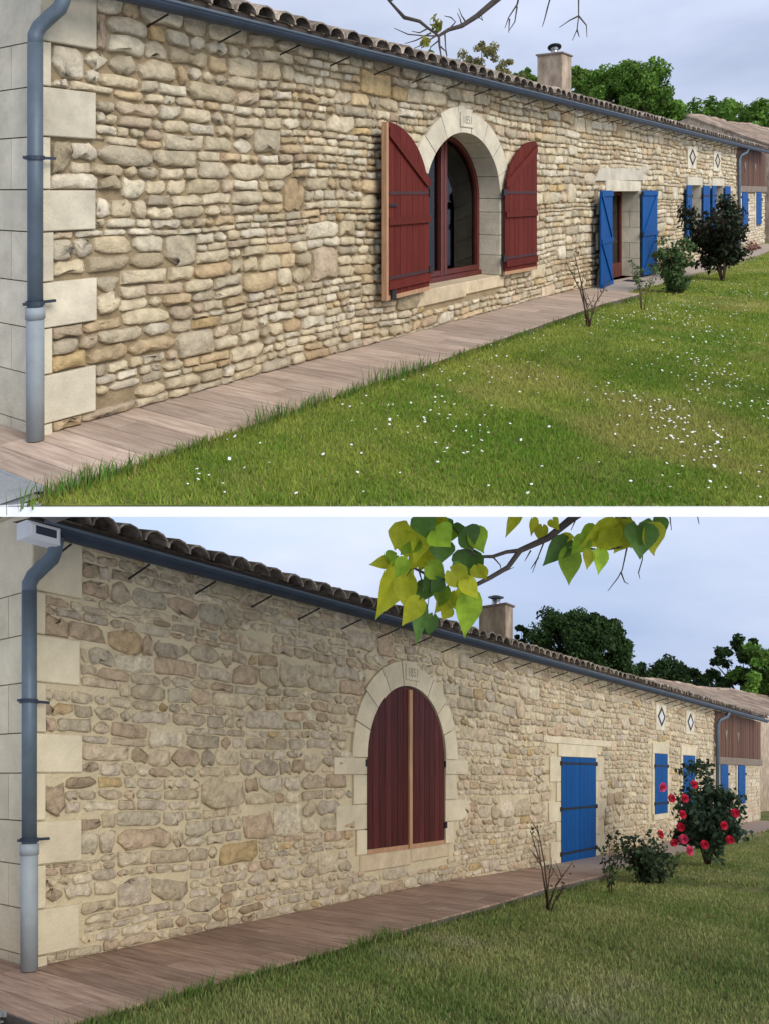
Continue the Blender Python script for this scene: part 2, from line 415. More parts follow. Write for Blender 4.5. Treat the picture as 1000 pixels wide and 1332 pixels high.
# ------------------------------------------------------------------ the house
def house(P, c):
    rng = random.Random(c['seed']); old = c['old']
    H = thing('stone_house', c['label'], 'house', P.W(0,0,0))
    mk = lambda name, g, m, parent=H, **k: P.mk(name, g, m, parent, **k)
    SE = c['end']; TOP = 3.62; aL, aR = c['arch']; AC, AW = (aL+aR)/2, (aR-aL)/2; HS, RISE, SILL = 1.72, .96, .53
    MD = M_DRESSED if old else M_DRESSED_NEW
    def atop(s, pad=0.0):
        t = (s-AC)/(AW+pad)
        return HS+(RISE+pad*.92)*math.sqrt(max(0, 1-t*t))
    d0, d1 = c['door']; DT = 1.83; db = lerp(P.hg, (d0+d1)/2)
    wins = c['wins']; WB, WT = .55, 2.0
    # ---- mortar wall with real openings
    br = sorted(set([0, aL, aR, d0, d1, SE]+[x for w in wins for x in w]+[AC-AW*math.cos(math.pi*i/28) for i in range(29)]+[x*1.0 for x in range(1, int(SE))]))
    G = Geo()
    def quad(sa, sb, ha, hb, hc=None, hd=None):
        G.add([(sa,0,ha),(sb,0,hb),(sb,0,hd),(sa,0,hc)], [(0,1,2,3)])
    for sa, sb in zip(br, br[1:]):
        m_ = (sa+sb)/2; g0, g1 = lerp(P.hg, sa)-.12, lerp(P.hg, sb)-.12
        if aL < m_ < aR:
            quad(sa, sb, g0, g1, SILL, SILL); quad(sa, sb, atop(sa)-.0, atop(sb), TOP, TOP)
        elif d0 < m_ < d1: quad(sa, sb, DT, DT, TOP, TOP)
        elif any(w0 < m_ < w1 for w0, w1 in wins): quad(sa, sb, g0, g1, WB, WB); quad(sa, sb, WT, WT, TOP, TOP)
        else: quad(sa, sb, g0, g1, TOP, TOP)
    G.add([(0,-6,-.2),(0,0,-.2),(0,0,TOP),(0,-3,4.62),(0,-6,TOP)], [(0,1,2,3,4)])
    G.add([(SE,-6,-.5),(SE,0,-.5),(SE,0,TOP),(SE,-3,4.62),(SE,-6,TOP)], [(4,3,2,1,0)])
    G.add([(0,-6,-.5),(SE,-6,-.5),(SE,-6,TOP),(0,-6,TOP)], [(3,2,1,0)])
    mk('wall', G, M_MORTAR_OLD if old else M_MORTAR_NEW)
    # dark rooms behind the openings
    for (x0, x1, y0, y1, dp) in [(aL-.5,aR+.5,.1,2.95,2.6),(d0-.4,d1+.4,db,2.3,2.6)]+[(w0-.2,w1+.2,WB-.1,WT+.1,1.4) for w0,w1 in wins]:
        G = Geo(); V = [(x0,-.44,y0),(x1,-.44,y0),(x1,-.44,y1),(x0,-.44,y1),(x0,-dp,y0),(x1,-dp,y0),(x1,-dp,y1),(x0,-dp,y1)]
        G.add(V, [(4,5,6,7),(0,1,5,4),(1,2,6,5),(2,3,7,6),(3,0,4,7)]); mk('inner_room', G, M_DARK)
    # ---- quoins: long blocks alternating with short ones at the corner, faces on the front and on the gable
    FR = .055 if old else .034
    rows = [(-.05,.08,0),(.08,.45,1),(.45,.80,0),(.80,1.15,1),(1.15,1.53,0),(1.53,1.85,1),(1.85,2.25,0),(2.25,2.63,1),(2.63,2.97,0),(2.97,3.6,1)]
    for h0, h1, lng in rows:
        w = c['quoin'] if lng else .07
        nn = -(.62 if lng else .34)
        mk('quoin', Geo().box(-.035, w+rng.uniform(-.015,.02), nn+.005, FR+rng.uniform(-.004,.006), h0+.005, h1-.005, .008), MD)
        while nn > -3.2:       # the gable face goes on in the same courses
            bl = rng.uniform(.5,.8)
            mk('gable_block', Geo().box(-.033-rng.uniform(0,.004), .05, nn-bl+.005, nn-.005, h0+.005, h1-.005), MD); nn -= bl
    # ---- dressed stone round the arch
    def outer(t, pad): return (AC-(AW+pad)*math.cos(t), HS+(RISE+pad*.95)*math.sin(t))
    nv = 9; cuts = [0]
    wd = [1.0,.95,1.0,.95,.80,.95,1.0,.95,1.0]; tot = sum(wd)
    for w in wd: cuts.append(cuts[-1]+math.pi*w/tot)
    RD = -.40
    key = None
    for i in range(nv):
        t0, t1 = cuts[i]+.006, cuts[i+1]-.006; pad = c['vpad']*rng.uniform(.92,1.10)
        if i == 4: pad = c['vpad']*1.12
        K = 5
        inner_ = [(AC-AW*math.cos(t0+(t1-t0)*j/K), HS+RISE*math.sin(t0+(t1-t0)*j/K)) for j in range(K+1)]
        out_ = [outer(t1-(t1-t0)*j/K, pad) for j in range(K+1)]
        poly = inner_+out_
        g = Geo()
        k = len(poly); fr = FR+.006+rng.uniform(-.003,.004)
        V = [(x,RD,y) for x,y in poly]+[(x,fr,y) for x,y in poly]
        F = [(a_,k+a_,k+(a_+1)%k,(a_+1)%k) for a_ in range(k)]+[(k+j, k+k-1-j, k+k-2-j, k+j+1) for j in range(K)]
        g.add(V, F)
        o = mk('keystone' if i == 4 else 'voussoir', g, MD)
        if i == 4: key = o
    # raised date panel on the keystone
    kx = AC+c['key_dx']; kw = .155*AW/.9
    mk('date_panel', Geo().box(kx-kw, kx+kw, FR-.01, FR+.024, HS+RISE+.075, HS+RISE+.285, .006), MD, parent=key)
    fc = bpy.data.curves.new('date', 'FONT'); fc.body = '1851'; fc.size = .15; fc.align_x = 'CENTER'
    fo = bpy.data.objects.new('date', fc); COL.objects.link(fo); bpy.context.view_layer.update()
    me = fo.to_mesh(); tv = [(kx+v.co.x*AW/.95*.86, FR+.0265, HS+RISE+.125+v.co.y*1.1) for v in me.vertices]; tf = [tuple(p.vertices) for p in me.polygons]
    fo.to_mesh_clear(); COL.objects.unlink(fo); bpy.data.objects.remove(fo)
    mk('inscription', Geo().add(tv, tf), M_CARVE, parent=key)
    # jambs
    jr = [(SILL,.84,.20),(.84,1.15,.60),(1.15,1.51,.24),(1.51,1.72,.62)]
    for h0, h1, w in jr:
        w *= c['jw']
        mk('jamb_block', Geo().box(aL-w-rng.uniform(0,.04), aL, RD, FR+rng.uniform(-.003,.003), h0+.004, h1-.004, .006), MD)
        mk('jamb_block', Geo().box(aR, aR+w+rng.uniform(0,.08), RD, FR+rng.uniform(-.003,.003), h0+.004, h1-.004, .006), MD)
    mk('window_sill', Geo().box(aL-.12*c['jw'], AC+.05, RD, FR-.012, .31, SILL-.004, .016), M_SILL)
    mk('window_sill', Geo().box(AC+.058, aR+.14*c['jw'], RD, FR-.016, .34, SILL-.004, .016), M_SILL)
    # ---- arched window: frame, two casements, panes
    WF = -.37
    G = Geo(); K = 20; fw = .07
    inn = [(aL+fw, SILL)]+[(AC-(AW-fw)*math.cos(math.pi*j/K), HS+(RISE-fw)*math.sin(math.pi*j/K)) for j in range(K+1)]+[(aR-fw, SILL)]
    ou = [(aL, SILL)]+[(AC-AW*math.cos(math.pi*j/K), HS+RISE*math.sin(math.pi*j/K)) for j in range(K+1)]+[(aR, SILL)]
    k = len(inn)
    V = [(x,WF+.06,y) for x,y in ou]+[(x,WF+.06,y) for x,y in inn]+[(x,WF-.02,y) for x,y in inn]
    G.add(V, [(i,i+1,k+i+1,k+i) for i in range(k-1)]+[(k+i,k+i+1,2*k+i+1,2*k+i) for i in range(k-1)])
    G.box(aL, aR, WF-.02, WF+.10, SILL, SILL+.07); win = mk('arched_window', G, M_RED_FRAME)
    for sx in (-1, 1):
        xa = AC+sx*.012; xb = AC+sx*.085
        mk('casement_stile', Geo().box(min(xa,xb), max(xa,xb), WF-.01, WF+.075, SILL+.07, atop((xa+xb)/2)-.03, .008), M_RED_FRAME, parent=win)
        xs_ = [AC+sx*.085+(AW-.085)*sx*j/10 for j in range(11)]
        g = Geo()
        for x0, x1 in zip(xs_, xs_[1:]):
            g.add([(x0,WF+.01,SILL+.07),(x1,WF+.01,SILL+.07),(x1,WF+.01,atop(x1)),(x0,WF+.01,atop(x0))], [(0,1,2,3) if sx > 0 else (3,2,1,0)])
        mk('pane', g, M_GLASS, parent=win)
        mk('bottom_rail', Geo().box(min(xb, AC+sx*(AW-fw)), max(xb, AC+sx*(AW-fw)), WF, WF+.065, SILL+.072, SILL+.15, .008), M_RED_FRAME, parent=win)
    # ---- arched shutters
    def shutter(side, opened, tilt):
        """a runs from the hinge (0) to the free edge (AW)"""
        hinge = aL if side < 0 else aR
        outd = side if opened else -side
        ca, sa_ = math.cos(tilt), math.sin(tilt)
        n0 = FR+.045 if opened else FR-.05
        def T(V):   # (a, thickness, h) -> (s, n, h)
            r = []
            for a_, t_, h_ in V:
                r.append((hinge+outd*(a_*ca-t_*sa_)+(outd*.01), n0+a_*sa_+t_*ca, h_))
            return r
        nb = 7; th = .032; g_ = .0035; m = M_RED if old else M_RED_DARK
        LB = SILL+.06; W_ = AW-.006
        pr = Geo().add(T(Geo().box(0, W_, .002, .008, LB+.02, HS).V), Geo().box(0,1,0,1,0,1).F)
        leaf = mk('shutter', pr, M_RUST, label=None)
        for b in range(nb):
            a0, a1 = W_*b/nb+g_, W_*(b+1)/nb-g_
            hx = lambda a_: atop(aL+a_)-.012
            am = (a0+a1)/2
            V = [(a0,.004,LB),(a1,.004,LB),(a1,.004,hx(a1)),(am,.004,hx(am)),(a0,.004,hx(a0))]
            V = V+[(x,th,y) for x,_,y in V]
            F = [(4,3,2,1,0),(5,6,7,8,9)]+[(i,(i+1)%5,5+(i+1)%5,5+i) for i in range(5)]
            mk('board', Geo().add(T(V), F), m, parent=leaf)
        BF = Geo().box(0,1,0,1,0,1).F
        def bar(name, a0, a1, h0, h1, t0, t1, mm, slope=0.0):
            V = Geo().box(a0, a1, t0, t1, h0, h1).V
            V = [(x,y,z+slope*(x-a0)/(a1-a0)) for x,y,z in V]
            return mk(name, Geo().add(T(V), BF), mm, parent=leaf)
        if opened:
            bar('rail', .01, W_, 1.43, 1.52, th, th+.03, m); bar('rail', .01, W_, .66, .76, th, th+.03, m)
            bar('iron_band', 0, W_-.02, 1.795, 1.835, th, th+.008, M_RUST); bar('iron_band', 0, W_-.02, .775, .815, th, th+.008, M_RUST)
            V = [(.02,th,1.90),(.10,th,1.90),(W_-.01,th,2.49),(W_-.01,th,2.60),(.02,th,2.0)]
            V = V+[(x,th+.03,z) for x,_,z in V]
            mk('brace', Geo().add(T(V), [(4,3,2,1,0),(5,6,7,8,9)]+[(i,(i+1)%5,5+(i+1)%5,5+i) for i in range(5)]), m, parent=leaf)
            bar('bottom_strip', 0, W_, LB-.055, LB-.002, .0, th, M_RAW)
            if side < 0:
                bar('edge_strip', W_+.002, W_+.05, LB-.055, 2.66, -.012, th+.012, M_RAW)
                bar('latch', W_-.20, W_, 1.655, 1.685, th, th+.02, M_IRON); bar('bolt', W_-.16, W_-.06, LB-.05, LB+.06, th, th+.03, M_IRON)
            else:
                bar('edge_strip', W_+.002, W_+.018, LB-.055, 2.64, 0, th, m)
            for hh_ in (.795, 1.815):
                bar('hinge', -.07, .02, hh_-.05, hh_+.05, th-.02, th+.02, M_IRON)
        else:
            bar('bottom_strip', -.0, W_, LB-.06, LB-.004, .0, th+.008, M_RAW)
            for hh_ in (.80, 1.66):
                bar('hinge', -.045, .01, hh_-.05, hh_+.04, th, th+.02, M_IRON)
            if side < 0:
                bar('cover_strip', W_-.02, W_+.05, LB-.055, HS+RISE-.05, th+.001, th+.028, M_RAW)
        return leaf
    if old:
        l1 = shutter(-1, True, math.radians(5)); l2 = shutter(1, True, math.radians(2))
    else:
        l1 = shutter(-1, False, 0); l2 = shutter(1, False, 0)
    # ---- door: lintel, jambs, leaf, shutters
    lw = c['jw']
    mk('door_lintel', Geo().box(d0-.12*lw, d1+.10*lw, RD, FR, DT+.003, DT+.235, .006), M_DRESSED if old else MD)
    if old:
        mk('cement_patch', Geo().prism(chip(rng, [(d0-.75,DT+.24),(d1+.65,DT+.24),(d1+.45,DT+.52),(d0-.5,DT+.50)], .03), -.02, FR-.01, .004), M_LINTEL)
    else:
        mk('relieving_band', Geo().box(d0-.72, d1+.85, -.02, FR-.003, DT+.24, DT+.36, .006), MD)
    hts = [db, db+.42, db+.78, db+1.14, db+1.5, DT]
    for i, (h0, h1) in enumerate(zip(hts, hts[1:])):
        for sd in (0, 1):
            w = (.50 if i % 2 == sd*0 else .18)*lw*rng.uniform(.9,1.1)
            s0, s1 = (d0-w, d0) if sd == 0 else (d1, d1+w)
            if i % 2 == 0:
                mk('jamb_block', Geo().box(s0, s1, RD+.02, FR-.004, h0+.004, h1-.004, .006), MD)
            else:
                mk('jamb_block', Geo().box(s0, s1, -.17, FR-.004, h0+.004, h1-.004, .006), MD)
                mk('jamb_block', Geo().box(s0, s1, RD+.02, -.18, h0+.004, h1-.004), MD)
    dr = mk('door', Geo().box(d0, d0+.09, RD-.02, RD+.05, db, DT).box(d1-.09, d1, RD-.02, RD+.05, db, DT).box(d0+.09, d1-.09, RD-.02, RD+.05, DT-.09, DT)
            .box(d0+.09, d1-.09, RD-.02, RD+.05, db, db+.32).box((d0+d1)/2-.06, (d0+d1)/2+.06, RD-.02, RD+.05, db+.32, DT-.09), M_RED_FRAME)
    for x0, x1 in ((d0+.09,(d0+d1)/2-.06),((d0+d1)/2+.06,d1-.09)):
        mk('pane', Geo().add([(x0,RD+.01,db+.32),(x1,RD+.01,db+.32),(x1,RD+.01,DT-.09),(x0,RD+.01,DT-.09)], [(0,1,2,3)]), M_GLASS, parent=dr)
    def plank_shutter(hinge, outd, w, h0, h1, n0, tilt, nb, braces, rails, diag, label=None, slope=0.0):
        ca, sa_ = math.cos(tilt), math.sin(tilt); th = .03
        def T(V): return [(hinge+outd*(x*ca-t*sa_), n0+x*sa_+t*ca, z) for x,t,z in V]
        BF = Geo().box(0,1,0,1,0,1).F
        leaf = mk('shutter', Geo().add(T(Geo().box(0, w, 0, .004, h0+.01, h1-.01).V), BF), M_BLUE)
        for b in range(nb):
            mk('board', Geo().add(T(Geo().box(w*b/nb+.002, w*(b+1)/nb-.002, .005, th, h0, h1).V), BF), M_BLUE, parent=leaf)
        for hr in rails:
            mk('rail' if braces else 'strap_hinge', Geo().add(T(Geo().box(.01, w-.01, th, th+(.028 if braces else .01), hr-.045 if braces else hr-.02, hr+.045 if braces else hr+.02).V), BF), M_BLUE if braces else M_IRON, parent=leaf)
            mk('hinge', Geo().add(T(Geo().box(-.05, .01, 0, th+.015, hr-.04, hr+.04).V), BF), M_IRON, parent=leaf)
        if diag:
            for r0, r1 in zip(rails, rails[1:]):
                lo, hi = r0+.045, r1-.045
                V = [(.02,th,lo),(.11,th,lo),(w-.02,th,hi),(w-.11,th,hi)]; V = V+[(x,th+.026,z) for x,_,z in V]
                mk('brace', Geo().add(T(V), [(3,2,1,0),(4,5,6,7)]+[(i,(i+1)%4,4+(i+1)%4,4+i) for i in range(4)]), M_BLUE, parent=leaf)
        return leaf
    dw = (d1-d0)/2
    if old:
        rl = [db+.09, db+.98, DT-.05]
        plank_shutter(d0, -1, dw, db+.02, DT+.02, FR+.05, math.radians(7), 5, True, rl, True)
        plank_shutter(d1, 1, dw, db+.02, DT+.02, FR+.05, math.radians(2), 5, True, rl, True)
    else:
        rl = [db+.18, db+1.0, DT-.12]
        plank_shutter(d0, 1, dw-.006, db+.0, DT-.006, FR-.02, 0, 4, False, rl, False)
        plank_shutter(d1, -1, dw-.006, db+.0, DT-.006, FR-.02, 0, 4, False, rl, False)
    # ---- small windows with blue shutters
    for w0, w1 in wins:
        mk('window_lintel', Geo().box(w0-.15*lw, w1+.15*lw, -.3, FR, WT+.003, WT+.24, .006), MD)
        mk('window_sill', Geo().box(w0-.12*lw, w1+.12*lw, -.3, FR+.02, WB-.14, WB-.003, .006), MD)
        for s0, s1 in ((w0-.17*lw,w0),(w1,w1+.17*lw)):
            for q in range(4):
                h0 = WB+(WT-WB)*q/4; h1 = WB+(WT-WB)*(q+1)/4
                mk('jamb_block', Geo().box(s0, s1, -.34, FR-.002, h0+.003, h1-.003, .004), MD)
        wn_ = mk('small_window', Geo().box(w0, w0+.07, -.32, -.26, WB, WT).box(w1-.07, w1, -.32, -.26, WB, WT).box(w0+.07, w1-.07, -.32, -.26, WT-.07, WT).box(w0+.07, w1-.07, -.32, -.26, WB, WB+.07), M_RED_FRAME)
        mk('pane', Geo().add([(w0+.07,-.29,WB+.07),(w1-.07,-.29,WB+.07),(w1-.07,-.29,WT-.07),(w0+.07,-.29,WT-.07)], [(0,1,2,3)]), M_GLASS, parent=wn_)
        hw = (w1-w0)/2
        if old:
            for hg_, sg in ((w0,-1),(w1,1)):
                plank_shutter(hg_, sg, hw, WB, WT, FR+.04, math.radians(3), 3, False, [WB+.25, WT-.3], False)
        else:
            for hg_, sg in ((w0,1),(w1,-1)):
                plank_shutter(hg_, sg, hw-.004, WB, WT-.004, FR-.02, 0, 3, False, [WB+.25, WT-.3], False)
    # ---- diamond vents
    for (dc, dh) in c['diamonds']:
        hwid, hht = .30*lw, .235
        pl = mk('diamond_vent', Geo().box(dc-hwid*1.35, dc+hwid*1.35, -.05, FR+.002, dh-.33, dh+.30, .005), M_DRESSED)
        k4 = [(dc-hwid,dh),(dc,dh-hht),(dc+hwid,dh),(dc,dh+hht)]; k5 = [(dc+(x-dc)*.72, dh+(y-dh)*.72) for x,y in k4]
        V = [(x,FR+.004,y) for x,y in k4]+[(x,FR+.016,y) for x,y in k4]+[(x,FR+.016,y) for x,y in k5]+[(x,FR+.006,y) for x,y in k5]
        mk('iron_surround', Geo().add(V, [(i,(i+1)%4,4+(i+1)%4,4+i) for i in range(4)]+[(4+i,4+(i+1)%4,8+(i+1)%4,8+i) for i in range(4)]+[(8+i,8+(i+1)%4,12+(i+1)%4,12+i) for i in range(4)]), M_IRON, parent=pl)
        mk('vent_pane', Geo().add([(x,FR+.0075,y) for x,y in k5], [(0,1,2,3)]), c['vent_mat'], parent=pl)
    # ---- rubble stones
    def blocked(x, y, dx, dy):
        if aL-.2*lw < x+dx and x-dx < aR+.2*lw and .30 < y+dy and y-dy < HS:
            if aL < x < aR and y > .28: return True
            for h0, h1, w in jr:
                if h0 < y < h1 and (aL-w*lw < x+dx and x-dx < aR+w*lw): return True
        if y > HS and abs(x-AC) < AW+.6:
            t = ((x-AC)/(AW+c['vpad']*.92))**2+((y-HS)/(RISE+c['vpad']*.88))**2
            if t < 1: return True
        if aL-.2 < x < aR+.2 and .32 < y < SILL: return True
        if d0-.10*lw < x+dx and x-dx < d1+.10*lw and y-dy < DT+.22: return True
        if (d0-.5 < x < d1+.45) and DT+.2 < y < DT+(.48 if old else .34): return True
        for i, (h0, h1) in enumerate(zip(hts, hts[1:])):
            if h0 < y < h1 and i % 2 == 0 and d0-.5*lw < x+dx*.6 and x-dx*.6 < d1+.5*lw: return True
        for w0, w1 in wins:
            if w0-.15*lw < x+dx and x-dx < w1+.15*lw and WB-.13 < y+dy and y-dy < WT+.23: return True
        for dc, dh in c['diamonds']:
            if abs(x-dc) < .38*lw and abs(y-dh) < .3: return True
        return False
    build_stones.__globals__['qrow'] = lambda y: next(((h0, h1) for h0, h1, l in rows if h0 <= y < h1), (-9, 9))
    def qedge(y):
        for h0, h1, lng in rows:
            if h0 <= y < h1: return c['quoin'] if lng else .07
        return 0
    if old:
        build_stones(P, rng, H, SE-.02, TOP, blocked, M_STONE_OLD, STONE_A, (.028,.066), .0062, c['xs'], True, 290, qedge, seed=1.3)
    else:
        build_stones(P, rng, H, SE-.02, TOP, blocked, M_STONE_NEW, STONE_B, (.012,.033), .0045, c['xs']*1.05, True, 290, qedge, cf=1.0, tilt=(-.24,-.06), base=-.03, seed=1.3)
    # ---- eaves: boards, tiles, gutter
    RE = SE+c['over']; PITCH = .30; e_n, e_h = .26, 3.50
    G = Geo(); G.add([(-.18,e_n,e_h),(RE,e_n,e_h),(RE,-3,e_h+PITCH*(e_n+3)),(-.18,-3,e_h+PITCH*(e_n+3)),(-.18,-6.26,e_h),(RE,-6.26,e_h)], [(0,1,2,3),(3,2,5,4)])
    G.add([(-.18,e_n,e_h-.05),(RE,e_n,e_h-.05),(RE,-.0,e_h-.05+.02),(-.18,-.0,e_h-.05+.02),(-.18,e_n,e_h),(RE,e_n,e_h)], [(3,2,1,0),(0,1,5,4)])
    roof = mk('roof', G, M_TILE_SOFFIT)
    pitch_s = c['tile']; tl = .46; src = None; nt_ = int((RE+.18)/pitch_s)
    def cover(s, n_front, length, r0=.115, r1=.09, K=6):
        """one half-round cover tile, wider end at the eave"""
        g = Geo(); V = []
        for (n_, r_) in ((n_front, r0), (n_front-length, r1)):
            for rr in (r_, r_-.016):
                for j in range(K+1):
                    t = math.pi*j/K; V.append((s+rr*c['ts']*math.cos(t), n_, e_h+PITCH*(e_n-n_)+.012+rr*math.sin(t)*.95))
        k = K+1; F = []
        for j in range(K):
            F += [(j, j+1, k+j+1, k+j), (j, 2*k+j, 2*k+j+1, j+1), (k+j, k+j+1, 3*k+j+1, 3*k+j)]
        g.add(V, F); return g
    tr = random.Random(5)
    G = Geo()
    for i in range(nt_+1):
        s = -.08+i*pitch_s; nf = e_n+.07+tr.uniform(-.02,.02)
        if src is None:
            src = mk('roof_tile', cover(s, nf, tl), M_TILE, parent=roof); s_src, w_src = s, pos_of(src)
        else:
            d = P.D(s-s_src, tr.uniform(-.02,.02), tr.uniform(-.004,.014)); copy_of(src, roof, (w_src[0]+d[0], w_src[1]+d[1], w_src[2]+d[2]))
        for r in range(1, 8):
            gg = cover(s+tr.uniform(-.01,.01), nf-r*.40, tl, .10, .08, 4)
            gg.V = [(x,y,z+.01) for x,y,z in gg.V]; G.add(gg.V, gg.F)
    mk('upper_tiles', G, M_TILE, parent=roof, kind='stuff')
    # half-round gutter with a bead, on thin iron stays
    G = Geo(); K = 8; gn, gh, gr = .33, 3.40, .075
    V = []
    for s in (-.14, RE):
        for j in range(K+1):
            t = math.pi*j/K; V.append((s, gn-gr*math.cos(t), gh-gr*math.sin(t)*1.05))
        for j in range(K+1):
            t = math.pi*(1-j/K); V.append((s, gn-(gr-.006)*math.cos(t), gh-(gr-.006)*math.sin(t)*1.05))
    k = 2*(K+1)
    G.add(V, [(j,(j+1)%k,k+(j+1)%k,k+j) for j in range(k)]+[tuple(range(K+1)), tuple(range(k+K,k-1,-1))])
    gut = mk('gutter', G, M_ZINC, smooth=False)
    mk('gutter_bead', Geo().tube([(-.14,gn+gr,gh+.004),(RE,gn+gr,gh+.004)], .0125, 6), M_ZINC_PIPE, parent=gut)
    st = None; s = .12
    while s < SE:
        if st is None:
            st = mk('gutter_stay', Geo().tube([(s,.0,gh-.17),(s,gn-.01,gh-gr-.012)], .009, 5), M_IRON, parent=gut); s_st, w_st = s, pos_of(st)
        else:
            d = P.D(s-s_st,0,0); copy_of(st, gut, (w_st[0]+d[0], w_st[1]+d[1], w_st[2]+d[2]))
        s += .66*c['xs']
    # ---- rainwater pipes
    pn, px = .115, -.105
    pipe = mk('rain_pipe', Geo().tube([(px,pn,.95),(px,pn,2.93)], .055, 14), M_ZINC_PIPE, smooth=True)
    mk('pipe_foot', Geo().tube([(px,pn,.01),(px,pn,.96)], .063, 14), M_PVC, parent=pipe, smooth=True)
    off = .10
    mk('swan_neck', Geo().tube([(px,pn,2.9),(px,pn,2.99),(px+.02,pn+.02,3.05),(px+.06,pn+.09,3.12),(px+.09,pn+.17,3.18),(px+off,gn-.02,3.24),(px+off,gn,3.34)], .054, 14), M_ZINC_PIPE, parent=pipe, smooth=True)
    mk('pipe_collar', Geo().tube([(px,pn,.90),(px,pn,.985)], .070, 14), M_PVC, parent=pipe, smooth=True)
    mk('pipe_bracket', Geo().tube([(px,pn,2.07),(px,pn,2.10)], .066, 14).box(px-.09,px+.16,pn-.012,pn+.012,2.075,2.095).box(px-.01,px+.01,-.02,pn,2.075,2.095), M_ZINC, parent=pipe)
    mk('pipe_bracket', Geo().tube([(px,pn,1.0),(px,pn,1.03)], .068, 14).box(px-.09,px+.16,pn-.012,pn+.012,1.005,1.025), M_ZINC, parent=pipe)
    p2 = SE-.05
    fp = mk('rain_pipe', Geo().tube([(p2,.12,lerp(P.hg,p2)),(p2,.12,2.95),(p2+.08,.16,3.1),(p2+.35,.30,3.2),(p2+.38,gn,3.34)], .055, 8), M_ZINC_PIPE, smooth=True)
    # ---- chimney
    x0, x1, n0, n1, ct = c['chim']
    r2 = random.Random(3)
    chm = mk('chimney', Geo().box(x0, x1, n0, n1, 3.55, ct, .015), M_CHIM)
    mk('chimney_cap', Geo().box(x0-.03, x1+.03, n0-.03, n1+.03, ct-.004, ct+.035, .01), M_BEAM, parent=chm)
    fl = P.W((x0+x1)/2, (n0+n1)/2, ct+.03)
    mesh_world('flue', Geo().lathe(fl, [(.085,0),(.085,.09),(.075,.095),(.075,.115),(.09,.12),(.09,.15)], 14).V, Geo().lathe(fl, [(.085,0),(.085,.09),(.075,.095),(.075,.115),(.09,.12),(.09,.15)], 14).F, M_STEEL, chm, True)
    lid = Geo().lathe(fl, [(.11,.15),(.155,.165),(.16,.185),(.05,.215)], 16)
    mesh_world('flue_lid', lid.V, lid.F, M_BLACK, chm, False)
    return H

# ------------------------------------------------------------------ barn beyond the house
def barn(P, c):
    rng = random.Random(c['seed']+7); s0, s1 = c['end'], c['end']+c['barn_len']; nn = -.10
    B = thing('barn', c['barn_label'], 'barn', P.W(s0,0,lerp(P.hg,s0)))
    mk = lambda name, g, m, parent=B, **k: P.mk(name, g, m, parent, **k)
    g0 = lerp(P.hg, s0)
    mk('wall', Geo().box(s0+.01, s1, -5.5, nn, g0-.3, 3.5), M_MORTAR_OLD if c['old'] else M_MORTAR_NEW)
    sh = c['barn_sh']
    def blocked(x, y, dx, dy):
        if y > 1.75: return True
        return any(a-.15 < x < b+.15 and y > .4 for a, b in sh)
    G = Geo(); T = []
    for (a0,a1,b0,b1) in stone_cells(rng, s1-s0, -.5, 1.8, c['xs']*1.2):
        cx, cy = (a0+a1)/2+s0, (b0+b1)/2
        if a0 < .02 or a1 > s1-s0 or blocked(cx, cy, 0, 0) or cy < g0: continue
        t = rng.choice(STONE_A if c['old'] else STONE_B); V = Geo().box(a0+s0+.012, a1+s0-.012, nn-.01, nn+rng.uniform(.02,.05), b0+.008, b1-.008, .012)
        G.add(V.V, V.F); T += [t]*len(V.V)
    P.mk('wall_stones', G, M_STONE_OLD if c['old'] else M_STONE_NEW, B, False, np.array(T), kind='stuff')
    s = s0+.1
    while s < s1:
        w = rng.uniform(.13,.2)*c['xs']; mk('board', Geo().box(s+.006, s+w-.006, nn, nn+.03+rng.uniform(0,.012), 2.04+rng.uniform(-.02,.0), 3.42), M_BROWN); s += w
    mk('beam', Geo().box(s0+.05, s1, nn, nn+.10, 1.80, 2.03, .01), M_BEAM)
    for a, b in sh:
        lf = mk('shutter', Geo().box(a, b, nn, nn+.075, .50, 1.79), M_BLUE)
        for q in range(4):
            mk('board', Geo().box(a+(b-a)*q/4+.006, a+(b-a)*(q+1)/4-.006, nn+.075, nn+.09, .51, 1.78), M_BLUE, parent=lf)
        for hh in (.75, 1.5):
            mk('hinge', Geo().box(b-.02, b+.10, nn+.06, nn+.11, hh-.035, hh+.035), M_IRON, parent=lf)
        for x0, x1 in ((a-.16,a-.004),(b+.004,b+.16)):
            mk('jamb_block', Geo().box(x0, x1, nn, nn+.06, .42, 1.79, .005), M_DRESSED)
    for x, hh in c['hearts']:
        V = [(x-.16,hh+.12),(x-.12,hh+.2),(x,hh+.12),(x+.12,hh+.2),(x+.16,hh+.12),(x,hh-.2)]
        mk('carved_vent', Geo().prism(V, nn+.02, nn+.055), M_BEAM)
    return B

